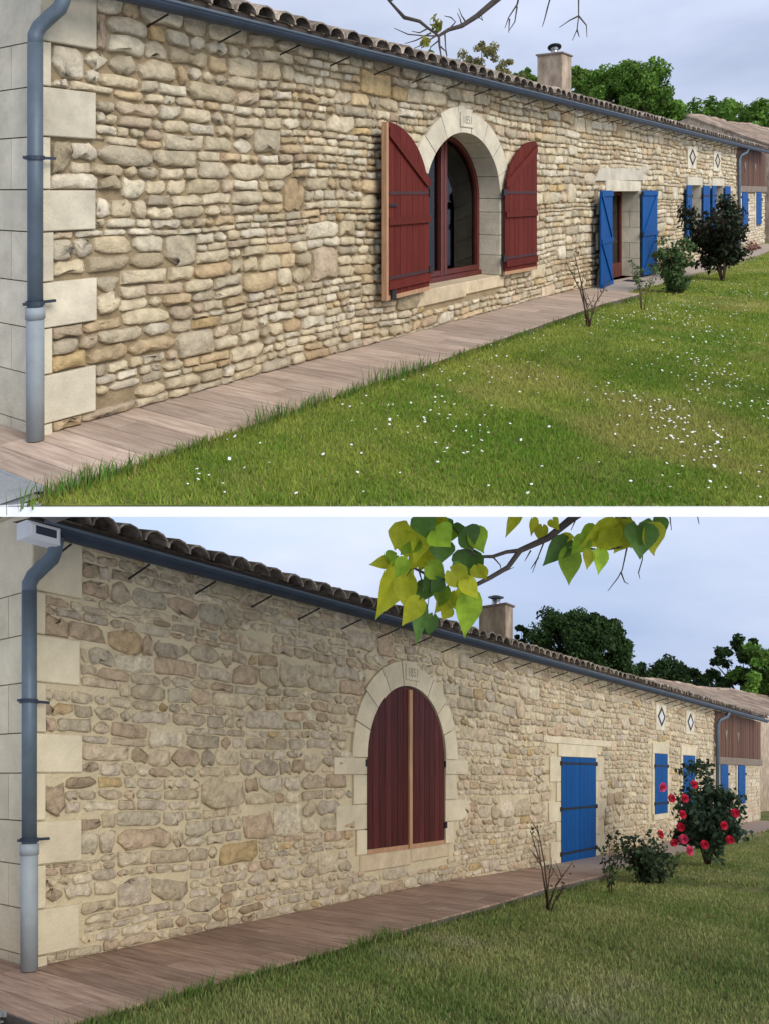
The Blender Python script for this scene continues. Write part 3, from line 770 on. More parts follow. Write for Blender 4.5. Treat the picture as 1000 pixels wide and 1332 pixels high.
def far_building(P, c):
    (A, Bp), (dn, dh), lab = c['far_ridge'], c['far_drop'], c['far_label']
    A, Bp = np.array(A), np.array(Bp); d = (Bp-A)[:2]; d /= np.linalg.norm(d); nrm = np.array((d[1],-d[0]))
    F = thing('outbuilding', lab, 'building', (float(A[0]), float(A[1]), float(P.lawn_z(A[0], A[1]))))
    rr = random.Random(4); K = 26
    ridge = [A+(Bp-A)*i/K+np.array((0,0,rr.uniform(-.03,.03)+.05*math.sin(i*.5))) for i in range(K+1)]
    fall = P.g*nrm[1]*dn
    eave = [p+np.array((nrm[0]*dn, nrm[1]*dn, fall-dh)) for p in ridge]; back = [p+np.array((-nrm[0]*dn, -nrm[1]*dn, -fall-dh)) for p in ridge]
    V = ridge+eave+back; k = K+1
    mesh_world('roof', V, [(i,i+1,k+i+1,k+i) for i in range(K)]+[(i+1,i,2*k+i,2*k+i+1) for i in range(K)], M_FARROOF, F)
    G = Geo()
    for i in range(K*3):     # rows of cover tiles
        t = i/(K*3); j = min(int(t*K), K-1); f = t*K-j
        p = ridge[j]*(1-f)+ridge[j+1]*f; q = eave[j]*(1-f)+eave[j+1]*f
        G.tube([p+np.array((0,0,.03)), (p+q)/2+np.array((0,0,.02+rr.uniform(-.02,.02))), q+np.array((0,0,.03))], .075, 6)
    mesh_world('tile_rows', G.V, G.F, M_FARROOF, F, kind='stuff')
    G = Geo().tube([p+np.array((0,0,.05)) for p in ridge], [.12+rr.uniform(-.02,.03) for _ in ridge], 7)
    mesh_world('ridge_tiles', G.V, G.F, M_FARROOF, F)
    gz = lambda p: float(P.lawn_z(p[0], p[1]))-.5
    V = []; Fc = []
    for (p, q) in ((eave[0],eave[-1]),(eave[0],back[0]),(back[0],back[-1])):
        b = len(V); V += [(p[0],p[1],gz(p)),(q[0],q[1],gz(q)),tuple(q-np.array((0,0,.06))),tuple(p-np.array((0,0,.06)))]; Fc.append((b,b+1,b+2,b+3))
    b = len(V); V += [tuple(eave[0]-np.array((0,0,.06))), tuple(ridge[0]-np.array((0,0,.04))), tuple(back[0]-np.array((0,0,.06)))]; Fc.append((b,b+1,b+2))
    mesh_world('wall', V, Fc, M_CHIM, F)
    return F

# ------------------------------------------------------------------ path, lawn, grass
def plank_mats(P, nm, base, base2):
    return mat(nm, base, .10, 2.2, .12, 8, .62, randv=.2, base2=base2, stretch=(11,1.1,1), rotz=-P.ang)
def path_and_lawn(P, c):
    rng = random.Random(c['seed']+3)
    mp = plank_mats(P, c['nm']+'_plank_tile', *c['plank'])
    end = c['deck_end']
    # bedding slab
    G = Geo(); gs = c['grate']; ss = [gs+i*.4 for i in range(int((end-gs)/.4)+1)]+[end]
    V = []
    for s in ss:
        w = lerp(P.pw, s); h = lerp(P.hg, s)
        V += [(s,-.05,h-.012),(s,w-.004,h-.012),(s,w-.004,h-.20),(s,-.05,h-.20)]
    F = []
    for i in range(len(ss)-1):
        for j in range(4): F.append((i*4+j, (i+1)*4+j, (i+1)*4+(j+1)%4, i*4+(j+1)%4))
    F += [(0,1,2,3), tuple(len(V)-4+j for j in (3,2,1,0))]
    path = P.mk('path', G.add(V, F), M_KERB); path['kind'] = 'structure'
    path['label'] = c['path_label']
    pw = c['pl_w']; s = c['grate']+.005; i = 0; srcs = {}
    def plank(s0, s1, n0, n1, h):
        key = (round(s1-s0,3), round(n1-n0,3))
        if key not in srcs:
            w, l = s1-s0, n1-n0
            o = P.mk('plank_tile', Geo().add([(x+s0,y+n0,z+h) for x,z,y in [(v[0],v[1],v[2]) for v in Geo().box(0,w,-.02,0,0,l,.002).V]], [tuple(reversed(f)) for f in Geo().box(0,w,-.02,0,0,l,.002).F]), mp, path)
            srcs[key] = (o, s0, n0, h, pos_of(o))
        else:
            o, a, b, hh, wp = srcs[key]; d = P.D(s0-a, n0-b, h-hh); copy_of(o, path, (wp[0]+d[0], wp[1]+d[1], wp[2]+d[2]))
    while s < end-.02:
        s1 = min(s+pw, end); w = lerp(P.pw, s); h = lerp(P.hg, (s+s1)/2)+rng.uniform(-.0008,.0008)
        w = round(w/.02)*.02
        jn = [.32,.88,.60,1.02][i % 4]*w/1.11 if i % 3 != 2 else None
        g = .0052
        if jn and .2 < jn < w-.15:
            jn = round(jn,2); plank(s+g, s1-g, .0, jn-g, h); plank(s+g, s1-g, jn+g, w, h)
        else: plank(s+g, s1-g, .0, w, h)
        s = s1; i += 1
    # paving on the gable side of the drain, and the drain
    plank(gs-.70, gs-.36, -.02, .30, 0); plank(gs-.70, gs-.36, -.6, -.025, 0); plank(gs-.355, -.04, -.6, -.005, 0)
    gr = P.mk('drain_grate', Geo().box(gs-.355,gs-.335,.0,.98,-.03,.002).box(gs-.02,gs,.0,.98,-.03,.002).box(gs-.335,gs-.02,.0,.98,-.06,-.05), M_GRATE, path)
    b0 = None
    for q in range(28):
        n0 = .01+q*.0345
        if b0 is None: b0 = P.mk('grate_bar', Geo().box(gs-.335,gs-.02,n0,n0+.015,-.03,-.001), M_GRATE, gr); bw = pos_of(b0)
        else:
            d = P.D(0, q*.0345, 0); copy_of(b0, gr, (bw[0]+d[0], bw[1]+d[1], bw[2]+d[2]))
    # lower strip of paving beyond the step
    V = []; ss = [end+.004+i*.6 for i in range(int((c['end']+c['barn_len']-end)/.6)+1)]
    for s in ss:
        h = float(P.lawn_h(s))+.035; V += [(s,-.15,h),(s,c['far_path'],h),(s,c['far_path'],h-.2),(s,-.15,h-.2)]
    F = []
    for i in range(len(ss)-1):
        for j in range(3): F.append((i*4+j, (i+1)*4+j, (i+1)*4+(j+1)%4, i*4+(j+1)%4))
    p2 = P.mk('path', Geo().add(V, F+[(0,1,2,3)]), mat(c['nm']+'_far_paving', c['farpave'], .12, 4, .2, 20, .8)); p2['kind'] = 'structure'
    # lawn sheet
    y0, y1 = c['lawn_y']
    ys = np.concatenate([np.arange(y0, 14, .3), np.arange(14, 34, 1.0), np.linspace(34, y1, 16)])
    nx = 70; X = []; 
    for y in ys:
        xl, xr = c['lawn_x'](y); X.append(np.linspace(xl, xr, nx))
    X = np.array(X); Y = np.repeat(ys[:,None], nx, 1); Z = P.lawn_z(X, Y)
    ss_, nn_ = P.sn(X, Y)
    under = (nn_ < np.interp(ss_, [p[0] for p in P.pw], [p[1] for p in P.pw])-.12) & (ss_ < c['end']+c['barn_len']+.2) & (ss_ > -1.5)
    Z = np.where(under, Z-.12, Z)
    V = np.stack([X.ravel(), Y.ravel(), Z.ravel()], 1)
    idx = np.arange(len(ys)*nx).reshape(len(ys), nx)
    Fq = np.stack([idx[:-1,:-1].ravel(), idx[:-1,1:].ravel(), idx[1:,1:].ravel(), idx[1:,:-1].ravel()], 1)
    lw = mesh_world('lawn', V, Fq, c['lawn_mat'], None, True); lw['kind'] = 'structure'; lw['label'] = c['lawn_label']
    return path, lw, (X, ys)

def patch(X, Y, ph):
    return (np.sin(X*1.3+ph)*np.sin(Y*.9+ph*2)+.7*np.sin(X*2.9+Y*1.7+ph)+.5*np.sin(X*5.1-Y*4.3+ph*3)+.4*np.sin(X*9.7+Y*7.9))/2.6

def grass(P, c):
    r = np.random.default_rng(c['seed']); PX = []; PY = []
    y0 = c['lawn_y'][0]
    for ya, yb, dens in c['grass_bands']:
        xa, xb = -.55*yb-1.2, .55*yb+1.0
        n = int((xb-xa)*(yb-ya)*dens); x = r.uniform(xa, xb, n); y = r.uniform(ya, yb, n)
        xl, xr = c['lawn_x'](y); k = (x > xl+.02) & (x < xr-.02) & (x > -.55*y-.6) & (x < .55*y+.8) & (y > y0+.01); PX.append(x[k]); PY.append(y[k])
    X = np.concatenate(PX); Y = np.concatenate(PY)
    s, n = P.sn(X, Y); edge = np.where(s < c['deck_end'], np.interp(s, [a for a,b in P.pw], [b for a,b in P.pw]), c['far_path'])
    edge = np.where(s > c['end']+c['barn_len'], -99, edge); edge = np.where(s < c['grate']-.36, .34, edge)
    k = n > edge+.005; X, Y, s, n, edge = X[k], Y[k], s[k], n[k], edge[k]
    N = len(X); Z = P.lawn_z(X, Y)
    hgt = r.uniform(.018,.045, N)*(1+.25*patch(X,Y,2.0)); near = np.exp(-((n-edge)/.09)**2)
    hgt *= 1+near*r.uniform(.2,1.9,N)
    wdt = np.clip(.0035+.00045*Y, .004, .014)*r.uniform(.7,1.4,N)
    ang = r.uniform(0, 2*np.pi, N); lean = r.uniform(.1,.9,N)*hgt; la = r.uniform(0, 2*np.pi, N)
    dx, dy = np.cos(ang)*wdt, np.sin(ang)*wdt
    V = np.empty((N,3,3)); V[:,0] = np.stack([X-dx, Y-dy, Z-.004], 1); V[:,1] = np.stack([X+dx, Y+dy, Z-.004], 1)
    V[:,2] = np.stack([X+np.cos(la)*lean, Y+np.sin(la)*lean, Z+hgt], 1)
    pt = patch(X*.8, Y*.8, c['gph'])[:,None]*.8+.5+r.normal(0,.2,N)[:,None]; pt = np.clip(pt, 0, 1)
    p3 = np.clip((patch(X*.55+3, Y*.55, c['gph']+1.7)-.28)*2.6, 0, .8)*r.uniform(.3,1,N)
    ca, cb = np.array(c['gcol'][0]), np.array(c['gcol'][1])
    T = (ca*(1-pt)+cb*pt)*r.uniform(.75,1.25,N)[:,None]
    T = T*(1-p3[:,None])+np.array(c['gcol'][2])*p3[:,None]*r.uniform(.8,1.2,N)[:,None]
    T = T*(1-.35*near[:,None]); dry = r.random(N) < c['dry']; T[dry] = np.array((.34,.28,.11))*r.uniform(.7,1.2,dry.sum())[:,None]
    Tv = np.repeat(T[:,None,:], 3, 1).reshape(-1,3)
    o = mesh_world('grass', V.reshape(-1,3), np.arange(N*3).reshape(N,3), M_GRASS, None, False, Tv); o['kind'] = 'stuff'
    tag(o, c['grass_label'], 'grass')
    # long tufts along the edge of the path
    V = []; T = []
    for s0, n0, h0, cnt in c['tufts']:
        for q in range(cnt):
            s_ = s0+r.normal(0,.16); n_ = lerp(P.pw, s_)+abs(r.normal(0,.05))+.01; h = h0*r.uniform(.45,1.1)
            b = np.array(P.W(s_, n_, float(P.lawn_h(s_)))); a_ = r.uniform(0, 6.28); w = r.uniform(.003,.0055); l = r.uniform(.05,.5)*h; b2 = r.uniform(0,6.28)
            e1 = np.array((math.cos(a_)*w, math.sin(a_)*w, 0)); mid = b+np.array((math.cos(b2)*l*.35, math.sin(b2)*l*.35, h*.6)); tip = b+np.array((math.cos(b2)*l, math.sin(b2)*l, h))
            V += [b-e1, b+e1, mid+e1*.8, tip, mid-e1*.8]; t = np.array((.10,.19,.035))*r.uniform(.6,1.5)
            if r.random() < .12: t = np.array((.36,.30,.16))
            T += [t]*5
    k = len(V)//5
    F = [f for q in range(k) for f in ((q*5,q*5+1,q*5+2,q*5+4),(q*5+4,q*5+2,q*5+3))]
    o = mesh_world('grass_tufts', np.array(V), F, M_GRASS, None, False, np.array(T)); o['kind'] = 'stuff'
    tag(o, c['tuft_label'], 'grass')

def daisies(P, c, count):
    r = np.random.default_rng(77); V = []; F = []; done = 0
    cl = [(r.uniform(-.25,.55), r.uniform(5,17)) for _ in range(60)]
    while done < count:
        if r.random() < .75:
            q = cl[int(r.integers(len(cl)))]; y = q[1]+r.normal(0,.45); x = (q[0]+r.normal(0,.03))*q[1]
        else:
            y = 4.6+13*r.random()**1.2; x = r.uniform(-.3,.55)*y
        if y < 4.55 or x > .55*y: continue
        if x < .05*y and r.random() < .62: continue
        s, n = P.sn(x, y)
        if n < lerp(P.pw, s)+.08: continue
        b = len(V); z = float(P.lawn_z(x, y))+r.uniform(.042,.06); rad = r.uniform(.0075,.0135)
        tx, ty = r.normal(0,.25), r.normal(.5,.25)
        for j in range(8):
            a_ = 2*math.pi*j/8; rr_ = rad*(1 if j % 2 else .8); V.append((x+rr_*math.cos(a_), y+rr_*math.sin(a_), z+rr_*(math.cos(a_)*tx+math.sin(a_)*ty)))
        V.append((x,y,z+.004))
        F += [(b+j, b+(j+1)%8, b+8) for j in range(8)]; done += 1
    o = mesh_world('daisies', np.array(V), F, M_DAISY); o['kind'] = 'stuff'
    tag(o, 'tiny white daisies scattered over the bright upper lawn', 'daisies')

# ------------------------------------------------------------------ plants and trees
def leaf_cloud(r, centres, radii, count, size, cols, outward=None, flat=.0):
    """many small leaf faces spread through a set of clumps"""
    ci = r.integers(len(centres), size=count); C = np.asarray(centres)[ci]; R = np.asarray(radii)[ci]
    d = r.normal(size=(count,3)); d /= np.linalg.norm(d, axis=1)[:,None]
    rad = R*(r.random(count)**.45); p = C+d*rad[:,None]*np.array((1,1,.8))
    nrm = d*.6+r.normal(size=(count,3))*.6+np.array((0,0,.35)); nrm /= np.linalg.norm(nrm, axis=1)[:,None]
    t = np.cross(nrm, r.normal(size=(count,3))); t /= np.linalg.norm(t, axis=1)[:,None]; b = np.cross(nrm, t)
    s = size*r.uniform(.6,1.35,count)[:,None]
    V = np.empty((count,4,3)); V[:,0] = p-t*s; V[:,1] = p-b*s*.55+nrm*s*.12; V[:,2] = p+t*s; V[:,3] = p+b*s*.55+nrm*s*.12
    cols = np.asarray(cols); T = cols[r.integers(len(cols), size=count)]*r.uniform(.75,1.25,count)[:,None]
    cf = r.uniform(.72,1.22,len(centres))[ci][:,None]; T = T*cf
    return V.reshape(-1,3), np.arange(count*4).reshape(count,4), np.repeat(T[:,None,:],4,1).reshape(-1,3)

def tree(P, name, label, X, Y, top, rx, rz, cols, count, size, seed, group=None, clumps=120, airy=0.0):
    r = np.random.default_rng(seed); gz = float(P.lawn_z(X, Y)); cz = top-rz
    T = thing(name, label, 'tree', (X, Y, gz), group)
    cen = []; rad = []
    for i in range(clumps):
        d = r.normal(size=3); d /= np.linalg.norm(d); d[2] = d[2] if d[2] > -.55 else -d[2]
        q = (.45+.5*r.random()**.6) if i > clumps*.2 else .3*r.random()
        lump = 1+.09*math.sin(5*math.atan2(d[1],d[0])+seed)+.06*math.sin(7*d[2]+seed)
        cen.append((X+d[0]*rx*q*lump, Y+d[1]*rx*q*lump, cz+d[2]*rz*q*lump)); rad.append(rx*r.uniform(.12,.24)*(1-airy))
    V, F, C = leaf_cloud(r, cen, rad, count, size, cols)
    mesh_world('crown', V, F, M_LEAF_BRIGHT, T, False, C)
    g = Geo(); th = max(.3, cz-gz)
    g.tube([(X,Y,gz-.15),(X+.05,Y,gz+th*.4),(X-.04,Y+.03,cz)], [rx*.075,rx*.06,rx*.04], 8)
    for i in range(7):
        q = cen[int(r.integers(len(cen)))]; z0 = gz+th*r.uniform(.5,.95)
        g.tube([(X,Y,z0),((X+q[0])/2,(Y+q[1])/2,(z0+q[2])/2+.1*rz),q], [rx*.035,rx*.022,rx*.008], 6)
    mesh_world('trunk', g.V, g.F, M_BARK, T, True)
    return T

def rose_bush(P, label, s, n, height, width, cols, count, size, seed, blooms=0, lean=(0,0), stemmy=6, cane=1.0, name='rose_bush', group=None, crown_lo=.28):
    r = np.random.default_rng(seed); h0 = float(P.lawn_h(s)); b = np.array(P.W(s, n, h0))
    T = thing(name, label, 'rose bush', tuple(b), group)
    g = Geo(); cen = []; rad = []
    for i in range(stemmy):
        a_ = 2*math.pi*i/stemmy+r.uniform(-.4,.4); rr_ = width*.5*r.uniform(.3,.95); tz = height*r.uniform(.6,1.0)
        tip = b+np.array((math.cos(a_)*rr_+lean[0], math.sin(a_)*rr_+lean[1], tz)); m1 = b+np.array((math.cos(a_)*rr_*.3, math.sin(a_)*rr_*.3, tz*.4))
        g.tube([b+np.array((math.cos(a_)*.02, math.sin(a_)*.02, -.03)), m1, (m1+tip)/2+r.normal(0,.03,3), tip], [.018*cane,.014*cane,.009*cane,.004*cane], 6)
        for f in np.linspace(crown_lo,1.0,5):
            p = (m1+(tip-m1)*max(0,(f-.35)/.65)) if f > .35 else b+(m1-b)*(f/.35)
            for _ in range(2):
                q = p+r.normal(0,.07*width,3)
                if q[2] > b[2]+crown_lo*height*.8: cen.append(q); rad.append(width*r.uniform(.10,.19))
    mesh_world('canes', g.V, g.F, M_CANE, T, True)
    V, F, C = leaf_cloud(r, cen, rad, count, size, cols)
    V[:,2] = np.maximum(V[:,2], b[2]+.02)
    mesh_world('foliage', V, F, M_LEAF_BRIGHT, T, False, C)
    for i in range(blooms):
        a_ = r.uniform(0, 6.28); el = r.uniform(-.2,1.2)
        d = np.array((math.cos(a_)*math.cos(el), -abs(math.sin(a_))*math.cos(el), math.sin(el)))
        p = b+np.array((lean[0]*.6, lean[1]*.6, height*(crown_lo+1)/2+.02))+d*np.array((width*.5, width*.5, height*.40))
        bloom(r, p, d, r.uniform(.065,.085), T, M_PINK if r.random() < .35 else M_ROSE)
    return T
def bloom(r, p, d, R, parent, m):
    """a full rose: rings of cupped petals round the axis d"""
    d = d/np.linalg.norm(d); x = np.cross(d, (0.3,.2,1)); x /= np.linalg.norm(x); y = np.cross(d, x); V = []; F = []
    for ring, (rr_, up, k) in enumerate(((1.0,.10,6),(.74,.34,5),(.46,.52,4),(.2,.62,3))):
        for j in range(k):
            a0 = 2*math.pi*(j+ring*.4)/k; w = 2*math.pi/k*.62; b = len(V)
            for (f, lift) in ((.15,-.25),(.62,up-.12),(1.0,up+.10)):
                for t in (-1,0,1):
                    a_ = a0+t*w*(f*.6+.4); q = rr_*f*(1 if t == 0 else .93)
                    V.append(p+R*(q*(math.cos(a_)*x+math.sin(a_)*y)+d*(lift+(0 if t else .05))))
            for u in range(2):
                for t in range(2): F.append((b+u*3+t, b+u*3+t+1, b+u*3+t+4, b+u*3+t+3))
    return mesh_world('rose_bloom', np.array(V), F, m, parent, True)

def bare_rose(P, label, s, n, tips, seed, wpx):
    r = np.random.default_rng(seed); h0 = float(P.lawn_h(s)); b = np.array(P.W(s, n, h0))
    T = thing('bare_rose', label, 'plant', tuple(b)); 
    for dx, dz, k in tips:
        g = Geo(); p = b+np.array((r.uniform(-.03,.03), r.uniform(-.03,.03), -.02)); t = b+np.array((dx, r.uniform(-.08,.08), dz)); m1 = (p+t)/2+np.array((-dx*.12, 0, dz*.06))
        g.tube([p, m1, t], [.012,.009,.005], 6)
        for q in range(k):
            f = r.uniform(.45,.95); s0 = m1+(t-m1)*((f-.5)*2 if f > .5 else 0); e1 = s0+np.array((r.uniform(-.14,.14), r.uniform(-.06,.06), r.uniform(.08,.24)))
            g.tube([s0, (s0+e1)/2+np.array((.01,0,-.01)), e1], [.006,.005,.0025], 5)
        mesh_world('cane', g.V, g.F, M_CANE, T, True)
    cen = [b+np.array((dx*f, 0, dz*f)) for dx,dz,k in tips for f in (.6,.8,1.0)]
    V, F, C = leaf_cloud(r, cen, [.05]*len(cen), 60, .022, [(.06,.09,.03),(.10,.05,.04)]); mesh_world('leaf_buds', V, F, M_LEAF_BRIGHT, T, False, C)
    return T

def catalpa_leaf(r, base, tip, width, parent, curl, roll):
    """heart-shaped leaf between stalk and drawn-out tip"""
    base, tip = np.array(base, float), np.array(tip, float); ax = tip-base; L = np.linalg.norm(ax); ax /= L
    view = np.array((math.sin(roll), -math.cos(roll), .15)); side = np.cross(ax, view); side /= np.linalg.norm(side); nrm = np.cross(side, ax)
    prof = [(-.10,.30),(-.02,.74),(.14,.97),(.32,1.0),(.5,.80),(.68,.50),(.84,.22),(.94,.08),(1.0,.0)]
    V = []; F = []
    for f, w in prof:
        for t in (-1,-.5,0,.5,1):
            droop = -curl*f*f*.35*L
            if f < 0 and t == 0: f_ = .05
            else: f_ = f
            V.append(base+ax*f_*L+side*t*w*width*.5+nrm*(abs(t)*.27*width*w+droop+.02*width*math.sin(f*9+t*3)))
    for i in range(len(prof)-1):
        for j in range(4): F.append((i*5+j, i*5+j+1, (i+1)*5+j+1, (i+1)*5+j))
    return mesh_world('leaf', np.array(V), F, [M_CATALPA_YELLOW, M_CATALPA, M_CATALPA_DARK][int(r.choice(3, p=[.42,.26,.32]))], parent, True)

# ------------------------------------------------------------------ the two plots
CA = dict(seed=11, old=True, nm='upper', end=25.9, over=5.5, arch=(5.35,7.55), door=(12.54,14.63), wins=[(19.24,20.58),(22.26,23.58)],
          diamonds=[(19.55,2.80),(22.75,2.80)], vent_mat=M_LINTEL, quoin=.455, vpad=.36, jw=1.2, key_dx=.02, xs=1.25, tile=.272, ts=1.2,
          chim=(13.12,13.67,-1.8,-1.2,4.93), barn_len=6.5, barn_sh=[(27.2,28.3),(30.1,31.2)], hearts=[(27.9,2.75),(30,2.75)],
          label='stone house with deep open joints and red arched shutters folded open',
          barn_label='barn with brown board loft beyond the house with open red shutters',
          plank=((.38,.275,.20),(.50,.385,.295)), pl_w=.24, grate=-.56, deck_end=11.15, far_path=.85, farpave=(.40,.33,.26),
          path_label='pale wood-look tiled path along the house with open red shutters',
          lawn_y=(4.54,95), lawn_x=lambda y: (-.5*y-.9, .5*y+1.1), lawn_mat=M_LAWN_A, lawn_label='bright green daisy-dotted lawn in front of the house with open shutters',
          grass_bands=[(4.54,6.5,6500),(6.5,9,3800),(9,13,2000),(13,19,1000),(19,30,320)], gph=.7, gcol=((.15,.27,.030),(.36,.40,.075),(.44,.38,.13)), dry=.05,
          grass_label='short mown bright green grass blades of the daisy lawn', tuft_label='long grass tufts growing over the edge of the pale path',
          tufts=[(-.45,1.1,.17,160),(-.15,1.1,.12,90),(.5,1.1,.10,60),(1.3,1.1,.20,60),(1.55,1.1,.16,50),(1.9,1.1,.15,60),(2.4,1.1,.13,50),(2.9,1.1,.22,50),(3.3,1.1,.20,60),(3.6,1.1,.15,40),(4.4,1.1,.1,50),(5.2,1.1,.1,50),(6.0,1.1,.09,60),(7,1.1,.1,60),(8,1.1,.09,60),(9.2,1.1,.1,60),(10.4,1.1,.1,60)],
          far_ridge=((14.18,36,16.96),(25.4,49.5,22.3)), far_drop=(4.2,1.75), far_label='old outbuilding with worn pinkish tile roof behind the upper house')
CB = dict(seed=23, old=False, nm='lower', end=20.85, over=6.0, arch=(4.22,6.0), door=(9.92,11.56), wins=[(15.27,16.24),(17.6,18.7)],
          diamonds=[(15.76,2.90),(18.26,2.90)], vent_mat=M_PLASTIC, quoin=.385, vpad=.31, jw=.95, key_dx=.05, xs=1.1, tile=.245, ts=1.1,
          chim=(10.12,10.42,-1.8,-1.2,4.80), barn_len=7.0, barn_sh=[(21.78,22.7),(24.1,25.1)], hearts=[(22.6,2.72),(24.2,2.72)],
          label='repointed stone house with pale mortar and closed dark red arched and blue shutters',
          barn_label='barn with brown board loft beyond the repointed house with closed shutters',
          plank=((.31,.19,.135),(.46,.32,.24)), pl_w=.225, grate=-.72, deck_end=8.85, far_path=1.1, farpave=(.40,.31,.25),
          path_label='reddish brown wood-look tiled path along the house with closed shutters',
          lawn_y=(3.6,95), lawn_x=lambda y: (-.5*y-1.5, .5*y+2.6), lawn_mat=M_LAWN_B, lawn_label='dull green lawn in front of the repointed house',
          grass_bands=[(3.7,6.0,5200),(6.0,8.5,3600),(8.5,12,1900),(12,18,900),(18,30,260)], gph=2.9, gcol=((.165,.26,.06),(.39,.41,.155),(.48,.45,.28)), dry=.09,
          grass_label='short patchy dull green grass blades in front of the repointed house', tuft_label='long grass tufts along the edge of the reddish path',
          tufts=[(.35,1.5,.13,120),(.9,1.5,.1,80),(1.6,1.5,.1,70),(2.2,1.5,.13,90),(2.6,1.5,.16,90),(3.2,1.5,.1,70),(4.2,1.5,.08,60),(5.2,1.5,.08,60),(6.4,1.5,.08,60),(7.8,1.5,.08,60)],
          far_ridge=((11.9,36,-9.45),(25.2,49.5,-14.2)), far_drop=(4.2,1.75), far_label='old outbuilding with worn pinkish tile roof behind the repointed house')

# added slab under the upper plot; white edge divides views, white underside bounces light
yA = CA['lawn_y'][0]; ys = [yA-.03, yA+1.5, 12, 40, 95]; V = []
for i, y in enumerate(ys):
    xl, xr = CA['lawn_x'](max(y, yA)); zt = -1.84+.374*y-.10; th = [0,.25,.5,.6,.6][i]
    if i == 0: V += [(xl,y,-.1705),(xr,y,-.1705),(xr,y,-.2265),(xl,y,-.2265)]
    else: V += [(xl,y,zt-.35),(xr,y,zt-.35),(xr,y,zt-.35-th),(xl,y,zt-.35-th)]
F = [(0,1,2,3)]+[(i*4+j, (i+1)*4+j, (i+1)*4+(j+1)%4, i*4+(j+1)%4) for i in range(4) for j in range(4)]
slab = mesh_world('added_slab', V, F, M_WHITE); slab['kind'] = 'structure'

for P_, c_ in ((PA, CA), (PB, CB)):
    house(P_, c_); barn(P_, c_); far_building(P_, c_); path_and_lawn(P_, c_); grass(P_, c_)
daisies(PA, CA, 700)

def pt(px, py, d): return np.array(((px-500)/1000*d, d, (622-py)/1000*d))

# ---- upper plot: door mat, brown heap, plants, trees
dm = PA.mk('door_mat', Geo().box(12.75, 13.75, .06, .48, -.135, -.118, .004), M_MAT); tag(dm, 'black door mat lying at the foot of the open blue door shutters', 'door mat')
rr = random.Random(8); G = Geo()
for i in range(70):
    t = rr.random(); s = 26.6+2.2*t; hmax = .42*max(0, 1-abs(t-.25)/(.25 if t < .25 else .75)); h = -.34+rr.random()*hmax; n = .12+rr.uniform(0,.25)
    G.add([(s-.09,n,h),(s+.05,n+.06,h-.02),(s+.10,n-.02,h+.05),(s-.02,n-.04,h+.09)], [(0,1,2,3)])
M_HEAP = mat('brown_dry_leaves', (.16,.065,.035), .3, 9)
heap = PA.mk('leaf_heap', G, M_HEAP); tag(heap, 'small heap of reddish brown dry leaves against the upper barn wall', 'leaf heap')

DK = [(.018,.034,.014),(.028,.044,.018),(.05,.03,.024),(.035,.05,.024)]
GR = [(.085,.15,.045),(.06,.11,.035),(.13,.20,.07)]
bare_rose(PA, 'leafless rose canes beside the pale path in front of the red shutter', 7.19, 1.60, [(-.30,.95,3),(-.18,1.05,2),(.28,.62,3),(.10,.35,1),(-.06,.5,2)], 4, 1)
rose_bush(PA, 'small weak rose with few leaves beside the open blue door shutter', 9.3, 1.72, .95, .42, GR, 170, .03, 12, stemmy=3, cane=.4, crown_lo=.5)
rose_bush(PA, 'leafy mid green rose bush growing at the end of the pale path', 11.8, 1.62, .90, .92, GR, 2400, .042, 13, stemmy=8, crown_lo=.12, lean=(-.08,0))
rose_bush(PA, 'tall dark leaved rose bush without flowers in front of the small blue windows', 15.4, 1.70, 1.72, 1.55, DK, 5200, .058, 14, stemmy=9, crown_lo=.34, lean=(-.12,0))
OLV = [(.30,.28,.11),(.24,.24,.10),(.34,.29,.13)]
MID = [(.14,.27,.04),(.105,.22,.034),(.19,.32,.055)]
LGT = [(.18,.29,.055),(.14,.24,.045)]
ba = 'trees behind the upper house'
tree(PA, 'round_tree', 'big round leafy tree right of the upper chimney', .315*40, 40, .531*40, 2.8, 2.5, MID, 46000, .10, 28, ba)
tree(PA, 'leafy_tree', 'lighter green tree between the upper chimney and the big round tree', .255*42, 42, .541*42, 1.25, 1.5, LGT, 7000, .11, 22, ba, clumps=45)
tree(PA, 'leafy_tree', 'small green tree just left of the upper chimney', .183*40, 40, .53*40, .9, 1.0, LGT, 4000, .10, 23, ba, clumps=34)
tree(PA, 'olive_tree', 'sparse yellowish tree showing over the upper roof tiles', .128*38, 38, .566*38, 2.3, 2.3, OLV, 9000, .07, 24, ba, clumps=90, airy=.45)
tree(PA, 'leafy_tree', 'low bushy tree top just over the upper roof below the bare twigs', .062*34, 34, .558*34, .5, .8, LGT, 900, .07, 25, ba, clumps=9)
for i, (fx, fz, Y, rx) in enumerate(((.405,.492,52,3.0),(.455,.488,56,2.8),(.505,.492,50,2.6),(.36,.468,54,2.6),(.56,.49,54,3.0))):
    tree(PA, 'leafy_tree', ['dark green tree behind the ridge of the upper outbuilding','broad green tree over the upper outbuilding roof','tall green tree at the far end of the upper outbuilding','low tree filling the gap beside the big round upper tree','green tree past the end of the upper outbuilding'][i], fx*Y, Y, fz*Y, rx, 2.6, MID, 9000, .13, 31+i, ba, clumps=60)

